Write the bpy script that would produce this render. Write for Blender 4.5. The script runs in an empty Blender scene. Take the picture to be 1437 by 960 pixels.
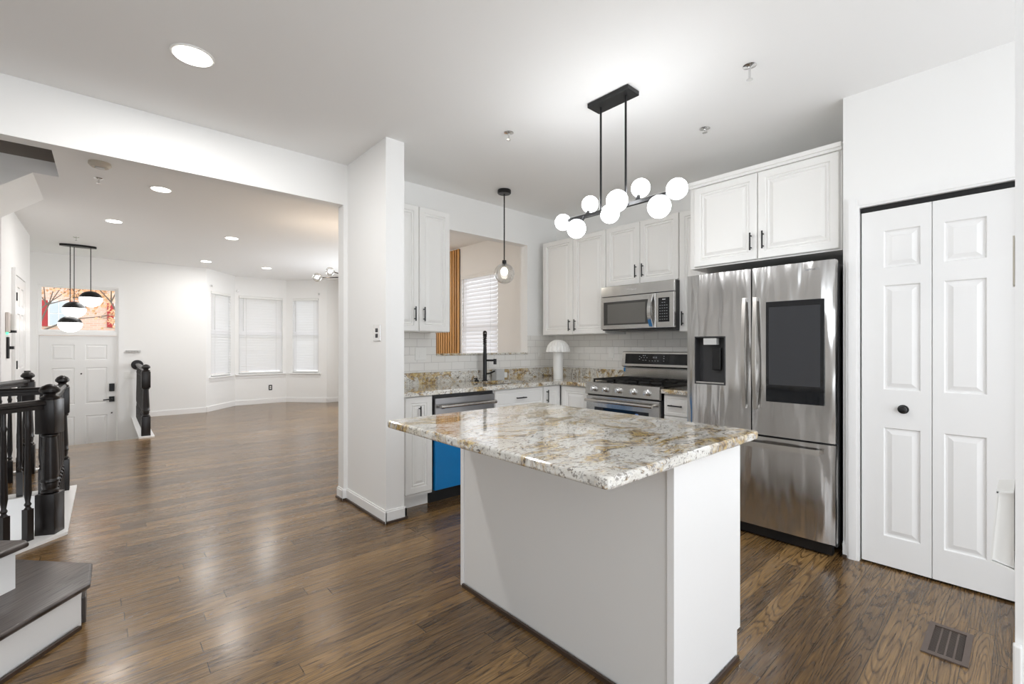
import bpy, bmesh, math, random
from mathutils import Vector, Matrix
random.seed(7)
C = bpy.context.scene.collection
PI = math.pi
# ------------------------------------------------------------------ camera
F_PX = 641.0
YAW = math.atan((718.5 - 147.0) / F_PX)
CAM_H = 1.255
cd = bpy.data.cameras.new('camera'); cam = bpy.data.objects.new('camera', cd); C.objects.link(cam)
cam.location = (0, 0, CAM_H); cam.rotation_euler = (PI / 2, 0, -YAW)
cd.sensor_width = 36.0; cd.lens = 36.0 * F_PX / 1437.0
cd.shift_y = 6.0 / 1437.0; cd.clip_start = 0.02; cd.clip_end = 200
bpy.context.scene.camera = cam
# ------------------------------------------------------------------ world and exposure
sc = bpy.context.scene
sc.view_settings.view_transform = 'Standard'; sc.view_settings.look = 'None'
sc.view_settings.gamma = 1.0; sc.view_settings.use_curve_mapping = False
sc.view_settings.exposure = 0.48
sc.cycles.max_bounces = 16; sc.cycles.diffuse_bounces = 10; sc.cycles.transparent_max_bounces = 16
w = bpy.data.worlds.new('world'); sc.world = w; w.use_nodes = True
bg = w.node_tree.nodes['Background']; bg.inputs[0].default_value = (0.93, 0.96, 1.0, 1); bg.inputs[1].default_value = 1.8
def area(name, loc, rot, sx, sy, power, col=(1, 1, 1), spread=PI):
    l = bpy.data.lights.new(name, 'AREA'); l.shape = 'RECTANGLE'; l.size = sx; l.size_y = sy
    l.energy = power; l.color = col; l.spread = spread
    o = bpy.data.objects.new(name, l); C.objects.link(o); o.location = loc; o.rotation_euler = rot
    return o
# soft fill lights added out of view to brighten the rooms
area('added_back_fill', (1.45, -1.63, 1.45), (PI / 2, 0, 0), 3.6, 2.3, 15, (0.88, 0.94, 1.0))  # added fill at the assumed opening behind the camera
area('added_side_fill', (-2.95, 0.2, 1.5), (0, -PI / 2, 0), 1.5, 2.0, 20, (0.88, 0.94, 1.0))  # added fill in front of the closed left wall, no window there
area('added_living_fill', (4.08, 7.8, 1.5), (0, PI / 2, 0), 1.5, 2.3, 27, (0.90, 0.95, 1.0))  # added fill behind an unseen hole in the right wall

# ------------------------------------------------------------------ materials
def nmat(name):
    m = bpy.data.materials.new(name); m.use_nodes = True
    nt = m.node_tree; return m, nt, nt.nodes['Principled BSDF']
def mat(name, col, rough=0.5, metal=0.0, **kw):
    m, nt, b = nmat(name)
    b.inputs['Base Color'].default_value = (*col, 1); b.inputs['Roughness'].default_value = rough
    b.inputs['Metallic'].default_value = metal
    for k, v in kw.items(): b.inputs[k.replace('_', ' ')].default_value = v
    # a faint procedural variation in roughness, so that no surface is perfectly even
    n = nt.nodes.new('ShaderNodeTexNoise'); n.inputs['Scale'].default_value = 6
    tc = nt.nodes.new('ShaderNodeTexCoord'); nt.links.new(tc.outputs['Object'], n.inputs['Vector'])
    mr = nt.nodes.new('ShaderNodeMapRange'); mr.inputs['To Min'].default_value = max(0.0, rough * 0.9); mr.inputs['To Max'].default_value = min(1, rough * 1.1)
    nt.links.new(n.outputs['Fac'], mr.inputs['Value']); nt.links.new(mr.outputs['Result'], b.inputs['Roughness'])
    return m
def emis(name, col, strength):
    m, nt, b = nmat(name)
    b.inputs['Base Color'].default_value = (*col, 1)
    b.inputs['Emission Color'].default_value = (*col, 1); b.inputs['Emission Strength'].default_value = strength
    return m
WALL = mat('wall_paint', (0.86, 0.86, 0.85), 0.55)
CEIL = mat('ceiling_paint', (0.88, 0.88, 0.875), 0.9)
TRIM = mat('trim_paint', (0.86, 0.86, 0.855), 0.35)
CAB = mat('cabinet_paint', (0.84, 0.835, 0.815), 0.35)
DOORP = mat('door_paint', (0.83, 0.83, 0.825), 0.35)
BLACK = mat('black_metal', (0.012, 0.012, 0.013), 0.35, 0.3)
DARKW = mat('espresso_wood', (0.007, 0.005, 0.005), 0.33)
SHOE = mat('shoe_moulding_stain', (0.055, 0.035, 0.025), 0.4)
PLAST = mat('white_plastic', (0.82, 0.82, 0.80), 0.35)
BLKG = mat('black_glass', (0.008, 0.009, 0.011), 0.06)
OVGL = mat('oven_glass', (0.006, 0.010, 0.018), 0.06)
SCRN = mat('screen_glass', (0.035, 0.037, 0.042), 0.06)
CHROME = mat('chrome', (0.75, 0.75, 0.75), 0.12, 1.0)
NICKEL = mat('satin_steel_handle', (0.62, 0.60, 0.57), 0.25, 1.0)
BLUE = mat('blue_protective_film', (0.0, 0.19, 0.50), 0.3)
DKPL = mat('dark_grey_plastic', (0.03, 0.03, 0.032), 0.45)
IRON = mat('cast_iron', (0.010, 0.010, 0.010), 0.5)
BRONZE = mat('brown_register_metal', (0.115, 0.085, 0.07), 0.45, 0.2)
GREYP = mat('grey_plastic', (0.55, 0.55, 0.54), 0.4)
GLOBE = emis('glowing_opal_glass', (0.965, 0.985, 1.0), 11.0)
GLOBEF = emis('lit_opal_glass', (1.0, 0.98, 0.95), 4.0)
CANL = emis('downlight_lens', (1.0, 0.97, 0.92), 6.0)
BULB = emis('bulb_glow', (1.0, 0.93, 0.82), 12.0)
FILA = emis('warm_filament', (1.0, 0.80, 0.62), 150.0)
LED = emis('green_led', (0.1, 0.9, 0.35), 1.5)
WARMW = mat('warm_white_paint', (0.80, 0.765, 0.73), 0.6)
BRASS = mat('brass', (0.6, 0.42, 0.2), 0.3, 1.0)
TREADW = None

def glass_mat(name, col=(1, 1, 1), mixf=0.12, rough=0.02):
    m = bpy.data.materials.new(name); m.use_nodes = True; nt = m.node_tree
    for n in list(nt.nodes): nt.nodes.remove(n)
    out = nt.nodes.new('ShaderNodeOutputMaterial'); mx = nt.nodes.new('ShaderNodeMixShader')
    tr = nt.nodes.new('ShaderNodeBsdfTransparent'); tr.inputs[0].default_value = (*col, 1)
    gl = nt.nodes.new('ShaderNodeBsdfGlossy'); gl.inputs['Roughness'].default_value = rough
    lw = nt.nodes.new('ShaderNodeLayerWeight'); lw.inputs[0].default_value = mixf
    nt.links.new(lw.outputs['Facing'], mx.inputs[0]); nt.links.new(tr.outputs[0], mx.inputs[1]); nt.links.new(gl.outputs[0], mx.inputs[2])
    nt.links.new(mx.outputs[0], out.inputs[0]); return m
PANE = glass_mat('window_glass', mixf=0.05)
CLEAR = glass_mat('clear_blown_glass', (0.97, 0.98, 0.98), mixf=0.38)

def blind_mat():
    m, nt, b = nmat('white_blind_slat')
    b.inputs['Base Color'].default_value = (0.88, 0.88, 0.88, 1); b.inputs['Roughness'].default_value = 0.4
    out = nt.nodes['Material Output']
    t = nt.nodes.new('ShaderNodeBsdfTranslucent'); t.inputs[0].default_value = (0.9, 0.9, 0.92, 1)
    mx = nt.nodes.new('ShaderNodeMixShader'); mx.inputs[0].default_value = 0.42
    nt.links.new(b.outputs[0], mx.inputs[1]); nt.links.new(t.outputs[0], mx.inputs[2]); nt.links.new(mx.outputs[0], out.inputs[0])
    return m
BLIND = blind_mat()

class NB:                                   # small node helper
    def __init__(s, nt): s.nt = nt
    def n(s, t, **kw):
        x = s.nt.nodes.new(t)
        for k, v in kw.items(): setattr(x, k, v)
        return x
    def l(s, a, b): s.nt.links.new(a, b)
    def val(s, node, i, v):
        if hasattr(v, 'is_linked') or hasattr(v, 'links'): s.l(v, node.inputs[i])
        else: node.inputs[i].default_value = v
    def math(s, op, a, b=0.0, c=None):
        x = s.n('ShaderNodeMath', operation=op); s.val(x, 0, a); s.val(x, 1, b)
        if c is not None: s.val(x, 2, c)
        return x.outputs[0]
    def comb(s, a, b, c):
        x = s.n('ShaderNodeCombineXYZ'); s.val(x, 0, a); s.val(x, 1, b); s.val(x, 2, c); return x.outputs[0]
    def noise(s, vec, scale, detail=4, rough=0.55, dist=0.0):
        x = s.n('ShaderNodeTexNoise'); s.l(vec, x.inputs['Vector']); x.inputs['Scale'].default_value = scale
        x.inputs['Detail'].default_value = detail; x.inputs['Roughness'].default_value = rough; x.inputs['Distortion'].default_value = dist
        return x.outputs['Fac']
    def ramp(s, fac, stops):
        x = s.n('ShaderNodeValToRGB'); s.l(fac, x.inputs[0]); e = x.color_ramp.elements
        while len(e) > 1: e.remove(e[-1])
        e[0].position = stops[0][0]; e[0].color = (*stops[0][1], 1)
        for p, c in stops[1:]:
            k = e.new(p); k.color = (*c, 1)
        return x.outputs['Color']
    def mix(s, fac, a, b, typ='MIX'):
        x = s.n('ShaderNodeMix', data_type='RGBA', blend_type=typ)
        s.val(x, 0, fac)
        for i, v in ((6, a), (7, b)):
            if isinstance(v, tuple): x.inputs[i].default_value = (*v, 1)
            else: s.l(v, x.inputs[i])
        return x.outputs[2]
    def gray(s, v): return s.comb(v, v, v)

def wood_floor(name, pw=0.083, plen=1.5, cols=None, rough=0.23, ang=0.0, seams=True):
    m, nt, b = nmat(name); N = NB(nt)
    tc = N.n('ShaderNodeTexCoord'); sep = N.n('ShaderNodeSeparateXYZ'); N.l(tc.outputs['Object'], sep.inputs[0])
    x, y, z = sep.outputs
    if ang:
        mp = N.n('ShaderNodeMapping'); mp.inputs['Rotation'].default_value = (0, 0, ang); N.l(tc.outputs['Object'], mp.inputs[0])
        sep = N.n('ShaderNodeSeparateXYZ'); N.l(mp.outputs[0], sep.inputs[0]); x, y, z = sep.outputs
    ry = N.math('DIVIDE', y, pw); row = N.math('FLOOR', ry); fy = N.math('FRACT', ry)
    wn = N.n('ShaderNodeTexWhiteNoise', noise_dimensions='1D'); N.l(row, wn.inputs['W'])
    rx = N.math('ADD', N.math('DIVIDE', x, plen), N.math('MULTIPLY', wn.outputs['Value'], 7.3))
    colx = N.math('FLOOR', rx); fx = N.math('FRACT', rx)
    w2 = N.n('ShaderNodeTexWhiteNoise', noise_dimensions='2D'); N.l(N.comb(row, colx, 0), w2.inputs['Vector'])
    pid = w2.outputs['Value']
    v1 = N.comb(N.math('MULTIPLY', x, 1.1), N.math('MULTIPLY', y, 15.0), N.math('MULTIPLY', pid, 37.0))
    base = N.noise(v1, 1.0, 1.6, 0.4, 0.25)
    ring = N.math('FRACT', N.math('MULTIPLY', base, 16.0))
    ring = N.math('POWER', N.math('ABSOLUTE', N.math('SUBTRACT', N.math('MULTIPLY', ring, 2.0), 1.0)), 3.5)
    v2 = N.comb(N.math('MULTIPLY', x, 5.0), N.math('MULTIPLY', y, 190.0), N.math('MULTIPLY', pid, 11.0))
    fine = N.noise(v2, 1.0, 3, 0.6)
    v3 = N.comb(N.math('MULTIPLY', x, 0.7), N.math('MULTIPLY', y, 1.6), 0.0)
    big = N.noise(v3, 1.0, 2, 0.5)
    c = cols or [(0.15, (0.040, 0.021, 0.009)), (0.4, (0.125, 0.070, 0.027)), (0.6, (0.235, 0.138, 0.052)), (0.85, (0.42, 0.255, 0.105))]
    tone = N.math('ADD', N.math('MULTIPLY', pid, 0.24), N.math('MULTIPLY', fine, 0.76))
    tone = N.math('ADD', tone, N.math('MULTIPLY', N.math('SUBTRACT', big, 0.5), 0.5))
    col = N.ramp(tone, c)
    dk = N.math('MULTIPLY', ring, 0.9)
    col = N.mix(dk, col, N.mix(1.0, col, (0.17, 0.13, 0.10), 'MULTIPLY'))
    # pores
    pores = N.math('GREATER_THAN', N.noise(N.comb(N.math('MULTIPLY', x, 14.0), N.math('MULTIPLY', y, 420.0), 0.0), 1.0, 2, 0.5), 0.66)
    col = N.mix(N.math('MULTIPLY', pores, 0.5), col, (0.022, 0.014, 0.009))
    bump_h = N.math('SUBTRACT', 1.0, N.math('MULTIPLY', ring, 0.35))
    if seams:
        sy = N.math('LESS_THAN', fy, 0.03); sx = N.math('LESS_THAN', fx, 0.0022)
        seam = N.math('MAXIMUM', sy, sx)
        col = N.mix(N.math('MULTIPLY', seam, 0.8), col, (0.012, 0.007, 0.005))
        bump_h = N.math('SUBTRACT', bump_h, N.math('MULTIPLY', seam, 0.8))
    N.l(col, b.inputs['Base Color'])
    rr = N.math('ADD', rough, N.math('MULTIPLY', N.math('SUBTRACT', fine, 0.5), 0.16))
    rr = N.math('ADD', rr, N.math('MULTIPLY', ring, 0.08))
    N.l(rr, b.inputs['Roughness'])
    bp = N.n('ShaderNodeBump'); bp.inputs['Strength'].default_value = 0.18; bp.inputs['Distance'].default_value = 0.0015
    # gentle cupping of the old boards
    cup = N.noise(N.comb(N.math('MULTIPLY', x, 2.0), N.math('MULTIPLY', y, 13.0), 0.0), 1.0, 2, 0.5)
    N.l(N.math('ADD', bump_h, N.math('MULTIPLY', cup, 1.5)), bp.inputs['Height']); N.l(bp.outputs[0], b.inputs['Normal'])
    b.inputs['Coat Weight'].default_value = 0.15; b.inputs['Coat Roughness'].default_value = 0.18
    return m
FLOORM = wood_floor('stained_oak_floor')
TREADM = wood_floor('grey_brown_tread', 0.09, 3.0, [(0.0, (0.035, 0.028, 0.026)), (0.5, (0.065, 0.053, 0.049)), (1.0, (0.11, 0.092, 0.085))], 0.32, math.radians(-50), False)
SLATM = wood_floor('warm_pine_slat', 0.5, 9.0, [(0.0, (0.50, 0.22, 0.05)), (0.5, (0.72, 0.37, 0.11)), (1.0, (0.85, 0.50, 0.20))], 0.4, 0, False)

def granite():
    m, nt, b = nmat('gold_white_granite'); N = NB(nt)
    tc = N.n('ShaderNodeTexCoord'); v = tc.outputs['Object']
    warp = N.n('ShaderNodeTexNoise'); N.l(v, warp.inputs['Vector']); warp.inputs['Scale'].default_value = 3.0; warp.inputs['Detail'].default_value = 3
    wv = N.n('ShaderNodeVectorMath', operation='MULTIPLY_ADD'); N.l(warp.outputs['Color'], wv.inputs[0]); wv.inputs[1].default_value = (0.35, 0.35, 0.35); N.l(v, wv.inputs[2])
    mp = N.n('ShaderNodeMapping'); mp.inputs['Rotation'].default_value = (0.2, 0.1, 0.9); mp.inputs['Scale'].default_value = (1.0, 2.6, 1.6); N.l(wv.outputs[0], mp.inputs[0]); q = mp.outputs[0]
    base = N.ramp(N.noise(q, 6.0, 6, 0.65), [(0.28, (0.40, 0.385, 0.36)), (0.42, (0.68, 0.66, 0.61)), (0.54, (0.78, 0.77, 0.73)), (0.64, (0.70, 0.66, 0.56)), (0.76, (0.42, 0.40, 0.37))])
    gold = N.ramp(N.noise(q, 2.8, 8, 0.72, 0.6), [(0.49, (0, 0, 0)), (0.57, (1, 1, 1))])
    goldc = N.ramp(N.noise(v, 42.0, 4, 0.65), [(0.36, (0.08, 0.04, 0.012)), (0.45, (0.30, 0.16, 0.025)), (0.54, (0.55, 0.36, 0.07)), (0.66, (0.66, 0.56, 0.30))])
    c = N.mix(N.math('MULTIPLY', gold, 0.85), base, goldc)
    big = N.ramp(N.noise(q, 11.0, 6, 0.75, 0.5), [(0.565, (0, 0, 0)), (0.60, (1, 1, 1))])
    c = N.mix(N.math('MULTIPLY', big, 0.85), c, N.ramp(N.noise(v, 70.0, 2, 0.5), [(0.38, (0.035, 0.025, 0.02)), (0.5, (0.16, 0.11, 0.08)), (0.62, (0.44, 0.27, 0.06))]))
    sp1 = N.ramp(N.noise(v, 75.0, 4, 0.65), [(0.57, (0, 0, 0)), (0.60, (1, 1, 1))])
    c = N.mix(N.math('MULTIPLY', sp1, 0.7), c, (0.13, 0.105, 0.085))
    gr = N.ramp(N.noise(q, 24.0, 5, 0.7), [(0.57, (0, 0, 0)), (0.61, (1, 1, 1))])
    c = N.mix(N.math('MULTIPLY', gr, 0.6), c, (0.27, 0.26, 0.25))
    N.l(c, b.inputs['Base Color']); b.inputs['Roughness'].default_value = 0.07
    b.inputs['Coat Weight'].default_value = 0.5; b.inputs['Coat Roughness'].default_value = 0.03
    return m
GRAN = granite()

def steel(name, axis='z', tint=(0.56, 0.55, 0.535), rough=0.24, wav=0.004):
    # brushed: grain runs across; the panel is very slightly wavy as pressed sheet is
    m, nt, b = nmat(name); N = NB(nt)
    tc = N.n('ShaderNodeTexCoord'); sep = N.n('ShaderNodeSeparateXYZ'); N.l(tc.outputs['Object'], sep.inputs[0]); x, y, z = sep.outputs
    g = N.noise(N.comb(N.math('MULTIPLY', x, 500.0), N.math('MULTIPLY', y, 500.0), N.math('MULTIPLY', z, 3.0)) if axis == 'z' else N.comb(N.math('MULTIPLY', x, 3.0), N.math('MULTIPLY', y, 3.0), N.math('MULTIPLY', z, 500.0)), 1.0, 2, 0.5)
    N.l(N.math('ADD', rough - 0.05, N.math('MULTIPLY', g, 0.1)), b.inputs['Roughness'])
    b.inputs['Base Color'].default_value = (*tint, 1); b.inputs['Metallic'].default_value = 1.0
    wv = N.noise(N.comb(N.math('MULTIPLY', x, 7.0), N.math('MULTIPLY', y, 7.0), N.math('MULTIPLY', z, 1.1)), 1.0, 2, 0.45)
    bp = N.n('ShaderNodeBump'); bp.inputs['Strength'].default_value = 1.0; bp.inputs['Distance'].default_value = wav
    N.l(wv, bp.inputs['Height']); N.l(bp.outputs[0], b.inputs['Normal'])
    return m
STEEL = steel('brushed_steel')
STEELF = steel('fridge_steel', 'z', (0.62, 0.61, 0.60), 0.17, 0.035)

def tile_mat(name, horiz):
    m, nt, b = nmat(name); N = NB(nt)
    tc = N.n('ShaderNodeTexCoord'); sep = N.n('ShaderNodeSeparateXYZ'); N.l(tc.outputs['Object'], sep.inputs[0])
    br = N.n('ShaderNodeTexBrick'); N.l(N.comb(sep.outputs[horiz], sep.outputs[2], 0.0), br.inputs['Vector'])
    br.inputs['Scale'].default_value = 1.0; br.inputs['Brick Width'].default_value = 0.152; br.inputs['Row Height'].default_value = 0.0735
    br.inputs['Mortar Size'].default_value = 0.0022; br.inputs['Mortar Smooth'].default_value = 0.4
    br.inputs['Color1'].default_value = (0.80, 0.79, 0.76, 1); br.inputs['Color2'].default_value = (0.84, 0.83, 0.81, 1); br.inputs['Mortar'].default_value = (0.60, 0.59, 0.57, 1)
    N.l(br.outputs['Color'], b.inputs['Base Color']); b.inputs['Roughness'].default_value = 0.12
    bp = N.n('ShaderNodeBump', invert=True); bp.inputs['Strength'].default_value = 0.6; bp.inputs['Distance'].default_value = 0.002
    N.l(br.outputs['Fac'], bp.inputs['Height']); N.l(bp.outputs[0], b.inputs['Normal'])
    return m
TILEX = tile_mat('subway_tile_sink_wall', 0); TILEY = tile_mat('subway_tile_range_wall', 1)

def brick_ext():
    m, nt, b = nmat('exterior_brick'); N = NB(nt)
    tc = N.n('ShaderNodeTexCoord'); sep = N.n('ShaderNodeSeparateXYZ'); N.l(tc.outputs['Object'], sep.inputs[0])
    br = N.n('ShaderNodeTexBrick'); N.l(N.comb(sep.outputs[0], sep.outputs[2], 0.0), br.inputs['Vector'])
    br.inputs['Scale'].default_value = 1.0; br.inputs['Brick Width'].default_value = 0.22; br.inputs['Row Height'].default_value = 0.075; br.inputs['Mortar Size'].default_value = 0.008
    br.inputs['Color1'].default_value = (0.66, 0.42, 0.33, 1); br.inputs['Color2'].default_value = (0.76, 0.52, 0.42, 1); br.inputs['Mortar'].default_value = (0.66, 0.60, 0.55, 1)
    N.l(br.outputs['Color'], b.inputs['Base Color']); b.inputs['Roughness'].default_value = 0.9
    return m
BRICK = brick_ext()
LEAF = mat('autumn_leaf', (0.92, 0.60, 0.38), 0.7); BARK = mat('bark', (0.20, 0.17, 0.15), 0.9); ROOFM = mat('roof_shingle', (0.2, 0.19, 0.19), 0.9)

# ------------------------------------------------------------------ mesh helpers
class MB:
    def __init__(s): s.bm = bmesh.new(); s.xf = Matrix.Identity(4)
    def _v(s, p): return s.bm.verts.new(s.xf @ Vector(p))
    def box(s, x0, x1, y0, y1, z0, z1, bev=0.0, seg=2):
        x0, x1 = sorted((x0, x1)); y0, y1 = sorted((y0, y1)); z0, z1 = sorted((z0, z1))
        v = [s._v(p) for p in ((x0, y0, z0), (x1, y0, z0), (x1, y1, z0), (x0, y1, z0), (x0, y0, z1), (x1, y0, z1), (x1, y1, z1), (x0, y1, z1))]
        fs = [s.bm.faces.new([v[i] for i in q]) for q in ((0, 3, 2, 1), (4, 5, 6, 7), (0, 1, 5, 4), (1, 2, 6, 5), (2, 3, 7, 6), (3, 0, 4, 7))]
        if bev:
            es = list({e for f in fs for e in f.edges})
            bmesh.ops.bevel(s.bm, geom=es, offset=bev, segments=seg, profile=0.5, affect='EDGES')
        return s
    def prism(s, pts, z0, z1, bev=0.0, seg=2, only=None):      # polygon in xy extruded in z
        n = len(pts)
        a = [s._v((p[0], p[1], z0)) for p in pts]; b = [s._v((p[0], p[1], z1)) for p in pts]
        fs = [s.bm.faces.new(a[::-1]), s.bm.faces.new(b)]
        for i in range(n): fs.append(s.bm.faces.new([a[i], a[(i + 1) % n], b[(i + 1) % n], b[i]]))
        if bev:
            es = list({e for f in fs[:2] for e in f.edges})
            bmesh.ops.bevel(s.bm, geom=es, offset=bev, segments=seg, profile=0.5, affect='EDGES')
        return s
    def poly3(s, a, b):                                          # two matching 3d loops joined
        n = len(a); va = [s._v(p) for p in a]; vb = [s._v(p) for p in b]
        s.bm.faces.new(va[::-1]); s.bm.faces.new(vb)
        for i in range(n): s.bm.faces.new([va[i], va[(i + 1) % n], vb[(i + 1) % n], vb[i]])
        return s
    def ring(s, c, ax, r, n):
        ax = Vector(ax).normalized(); u = ax.orthogonal().normalized(); w_ = ax.cross(u)
        return [s._v(Vector(c) + (u * math.cos(2 * PI * k / n) + w_ * math.sin(2 * PI * k / n)) * r) for k in range(n)]
    def tube(s, pts, r, n=12, caps=True):
        pts = [Vector(p) for p in pts]; rs = r if isinstance(r, (list, tuple)) else [r] * len(pts)
        # parallel frames
        t0 = (pts[1] - pts[0]).normalized(); u = t0.orthogonal().normalized(); rings = []
        for i, p in enumerate(pts):
            if i == 0: t = t0
            elif i == len(pts) - 1: t = (pts[i] - pts[i - 1]).normalized()
            else: t = ((pts[i + 1] - p).normalized() + (p - pts[i - 1]).normalized()).normalized()
            u = (u - t * u.dot(t)).normalized(); w_ = t.cross(u)
            rings.append([s._v(p + (u * math.cos(2 * PI * k / n) + w_ * math.sin(2 * PI * k / n)) * rs[i]) for k in range(n)])
        for a, b in zip(rings, rings[1:]):
            for k in range(n): s.bm.faces.new([a[k], a[(k + 1) % n], b[(k + 1) % n], b[k]])
        if caps: s.bm.faces.new(rings[0][::-1]); s.bm.faces.new(rings[-1])
        return s
    def lathe(s, c, prof, n=24, axis='z'):                        # prof: (r, h) along axis
        c = Vector(c); rings = []
        for r, h in prof:
            rg = []
            for k in range(n):
                a = 2 * PI * k / n; q = (max(r, 1e-4) * math.cos(a), max(r, 1e-4) * math.sin(a), h)
                if axis == 'x': q = (q[2], q[0], q[1])
                elif axis == 'y': q = (q[1], q[2], q[0])
                rg.append(s._v(c + Vector(q)))
            rings.append(rg)
        for a, b in zip(rings, rings[1:]):
            for k in range(n): s.bm.faces.new([a[k], a[(k + 1) % n], b[(k + 1) % n], b[k]])
        s.bm.faces.new(rings[0][::-1]); s.bm.faces.new(rings[-1])
        return s
    def sphere(s, c, r, n=24, m=14, sz=1.0):
        return s.lathe(c, [(r * math.sin(PI * i / m), -r * sz * math.cos(PI * i / m)) for i in range(m + 1)], n)
    def rings_panel(s, x0, x1, z0, z1, prof):                     # concentric rectangles facing -y; prof: (inset, y)
        prev = None
        for ins, y in prof:
            cur = [s._v(p) for p in ((x0 + ins, y, z0 + ins), (x1 - ins, y, z0 + ins), (x1 - ins, y, z1 - ins), (x0 + ins, y, z1 - ins))]
            if prev:
                for k in range(4): s.bm.faces.new([prev[k], prev[(k + 1) % 4], cur[(k + 1) % 4], cur[k]])
            prev = cur
        s.bm.faces.new(prev); return s
    def build(s, name, m, parent=None, smooth=False):
        bmesh.ops.recalc_face_normals(s.bm, faces=s.bm.faces[:])
        me = bpy.data.meshes.new(name); s.bm.to_mesh(me); s.bm.free()
        me.materials.append(m)
        if smooth:
            for p in me.polygons: p.use_smooth = True
            me.set_sharp_from_angle(angle=math.radians(35))
        o = bpy.data.objects.new(name, me); C.objects.link(o)
        if parent: o.parent = parent
        return o
def tag(o, label, cat, group=None):
    o['label'] = label; o['category'] = cat
    if group: o['group'] = group
    return o
def thing(name, label, cat, loc=(0, 0, 0), rz=0.0, group=None):
    o = bpy.data.objects.new(name, None); C.objects.link(o); o.empty_display_size = 0.05
    o.location = loc; o.rotation_euler = (0, 0, rz); return tag(o, label, cat, group)
def struct(o, label=None):
    o['kind'] = 'structure'
    if label: o['label'] = label
    return o
def kids(o): return [c for c in C.objects if c.parent == o]
def copy_tree(o, parent=None):
    c = o.copy(); C.objects.link(c); c.parent = parent
    for ch in kids(o): copy_tree(ch, c)
    return c

# ------------------------------------------------------------------ room dimensions (metres)
H = 2.74; YS = 3.70; XR = 4.0; YF = 10.35; XL = -3.0; YB = -1.6
T = 0.11
def wall(name, axis, c, t, a0, a1, z0, z1, holes=(), m=WALL, parent=None):
    """slab at axis=c..c+t spanning a0..a1 with rectangular holes (b0,b1,h0,h1)"""
    mb = MB(); xs = sorted({a0, a1, *[h[0] for h in holes], *[h[1] for h in holes]}); zs = sorted({z0, z1, *[h[2] for h in holes], *[h[3] for h in holes]})
    for i in range(len(xs) - 1):
        run = None
        for k in range(len(zs) - 1):
            cx, cz = (xs[i] + xs[i + 1]) / 2, (zs[k] + zs[k + 1]) / 2
            inside = any(h[0] < cx < h[1] and h[2] < cz < h[3] for h in holes)
            if not inside:
                run = (run[0], zs[k + 1]) if run else (zs[k], zs[k + 1])
            if (inside or k == len(zs) - 2) and run:
                if axis == 'y': mb.box(xs[i], xs[i + 1], c, c + t, *run)
                else: mb.box(c, c + t, xs[i], xs[i + 1], *run)
                run = None
    bmesh.ops.remove_doubles(mb.bm, verts=mb.bm.verts[:], dist=1e-5)
    o = mb.build(name, m, parent)
    if not parent: struct(o)
    return o
# ---- floor: main level with the stair openings left out
mb = MB()
mb.prism([(-0.19, YB), (XR, YB), (XR, YF), (3.70, YF), (3.05, 11.08), (2.05, 11.08), (1.44, YF), (0.45, YF), (0.45, 8.03), (-0.19, 8.03)], -0.2, 0)
mb.prism([(XL, YB), (-0.19, YB), (-0.19, 4.25), (-0.75, 3.70), (XL, 3.70)], -0.2, 0)
mb.prism([(XL, 5.60), (-0.19, 5.60), (-0.19, 8.03), (XL, 8.03)], -0.2, 0)
struct(mb.build('floor', FLOORM))
struct(MB().prism([(XL, 8.03), (0.45, 8.03), (0.45, YF), (XL, YF)], -0.73, -0.53).build('floor', FLOORM))
struct(MB().box(XL, -0.19, 3.6, 5.7, -2.2, -2.0).build('floor', FLOORM))
# sides of the drops
mb = MB(); mb.box(XL, -0.191, 5.60, 5.66, -2.0, -0.201); mb.box(-0.19, -0.12, 4.25, 5.60, -2.0, -0.201)
mb.box(XL, 0.45, 7.97, 8.03, -0.53, -0.201); mb.box(0.45, 0.51, 8.03, YF, -0.53, -0.201)
struct(mb.build('wall_stairwell', WALL))
struct(MB().box(XL, -0.191, 5.592, 5.6, -0.28, -0.001).build('trim_1', TRIM))
# ---- ceiling with the upper stair opening
mb = MB()
mb.prism([(XL, YB - 0.12), (XR, YB - 0.12), (XR, 3.81), (XL, 3.81)], H, H + 0.12)
mb.prism([(-0.30, 3.81), (XR, 3.81), (XR, YF), (3.70, YF), (3.05, 11.08), (2.05, 11.08), (1.44, YF), (XL, YF), (XL, 5.64), (-0.30, 5.64)], H, H + 0.12)
struct(mb.build('ceiling', CEIL))
STW = mat('stairwell_shade_tint', (0.27, 0.24, 0.215), 0.8)  # shade of the upper stairwell put into the wall colour
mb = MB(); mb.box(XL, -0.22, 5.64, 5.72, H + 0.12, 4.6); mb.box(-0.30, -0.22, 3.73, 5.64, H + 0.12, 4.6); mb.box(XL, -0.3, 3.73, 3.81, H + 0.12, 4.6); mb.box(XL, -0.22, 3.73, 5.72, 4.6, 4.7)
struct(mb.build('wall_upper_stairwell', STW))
# sloped underside of the upper flight
sl = 0.82
mb = MB(); a = [(-0.46, H), (-1.9, H - 1.44 * sl), (-1.9, H)]
mb.poly3([(p[0], 5.64, p[1]) for p in a], [(p[0], 6.60, p[1]) for p in a])
struct(mb.build('wall_stair_soffit', WALL))
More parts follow.
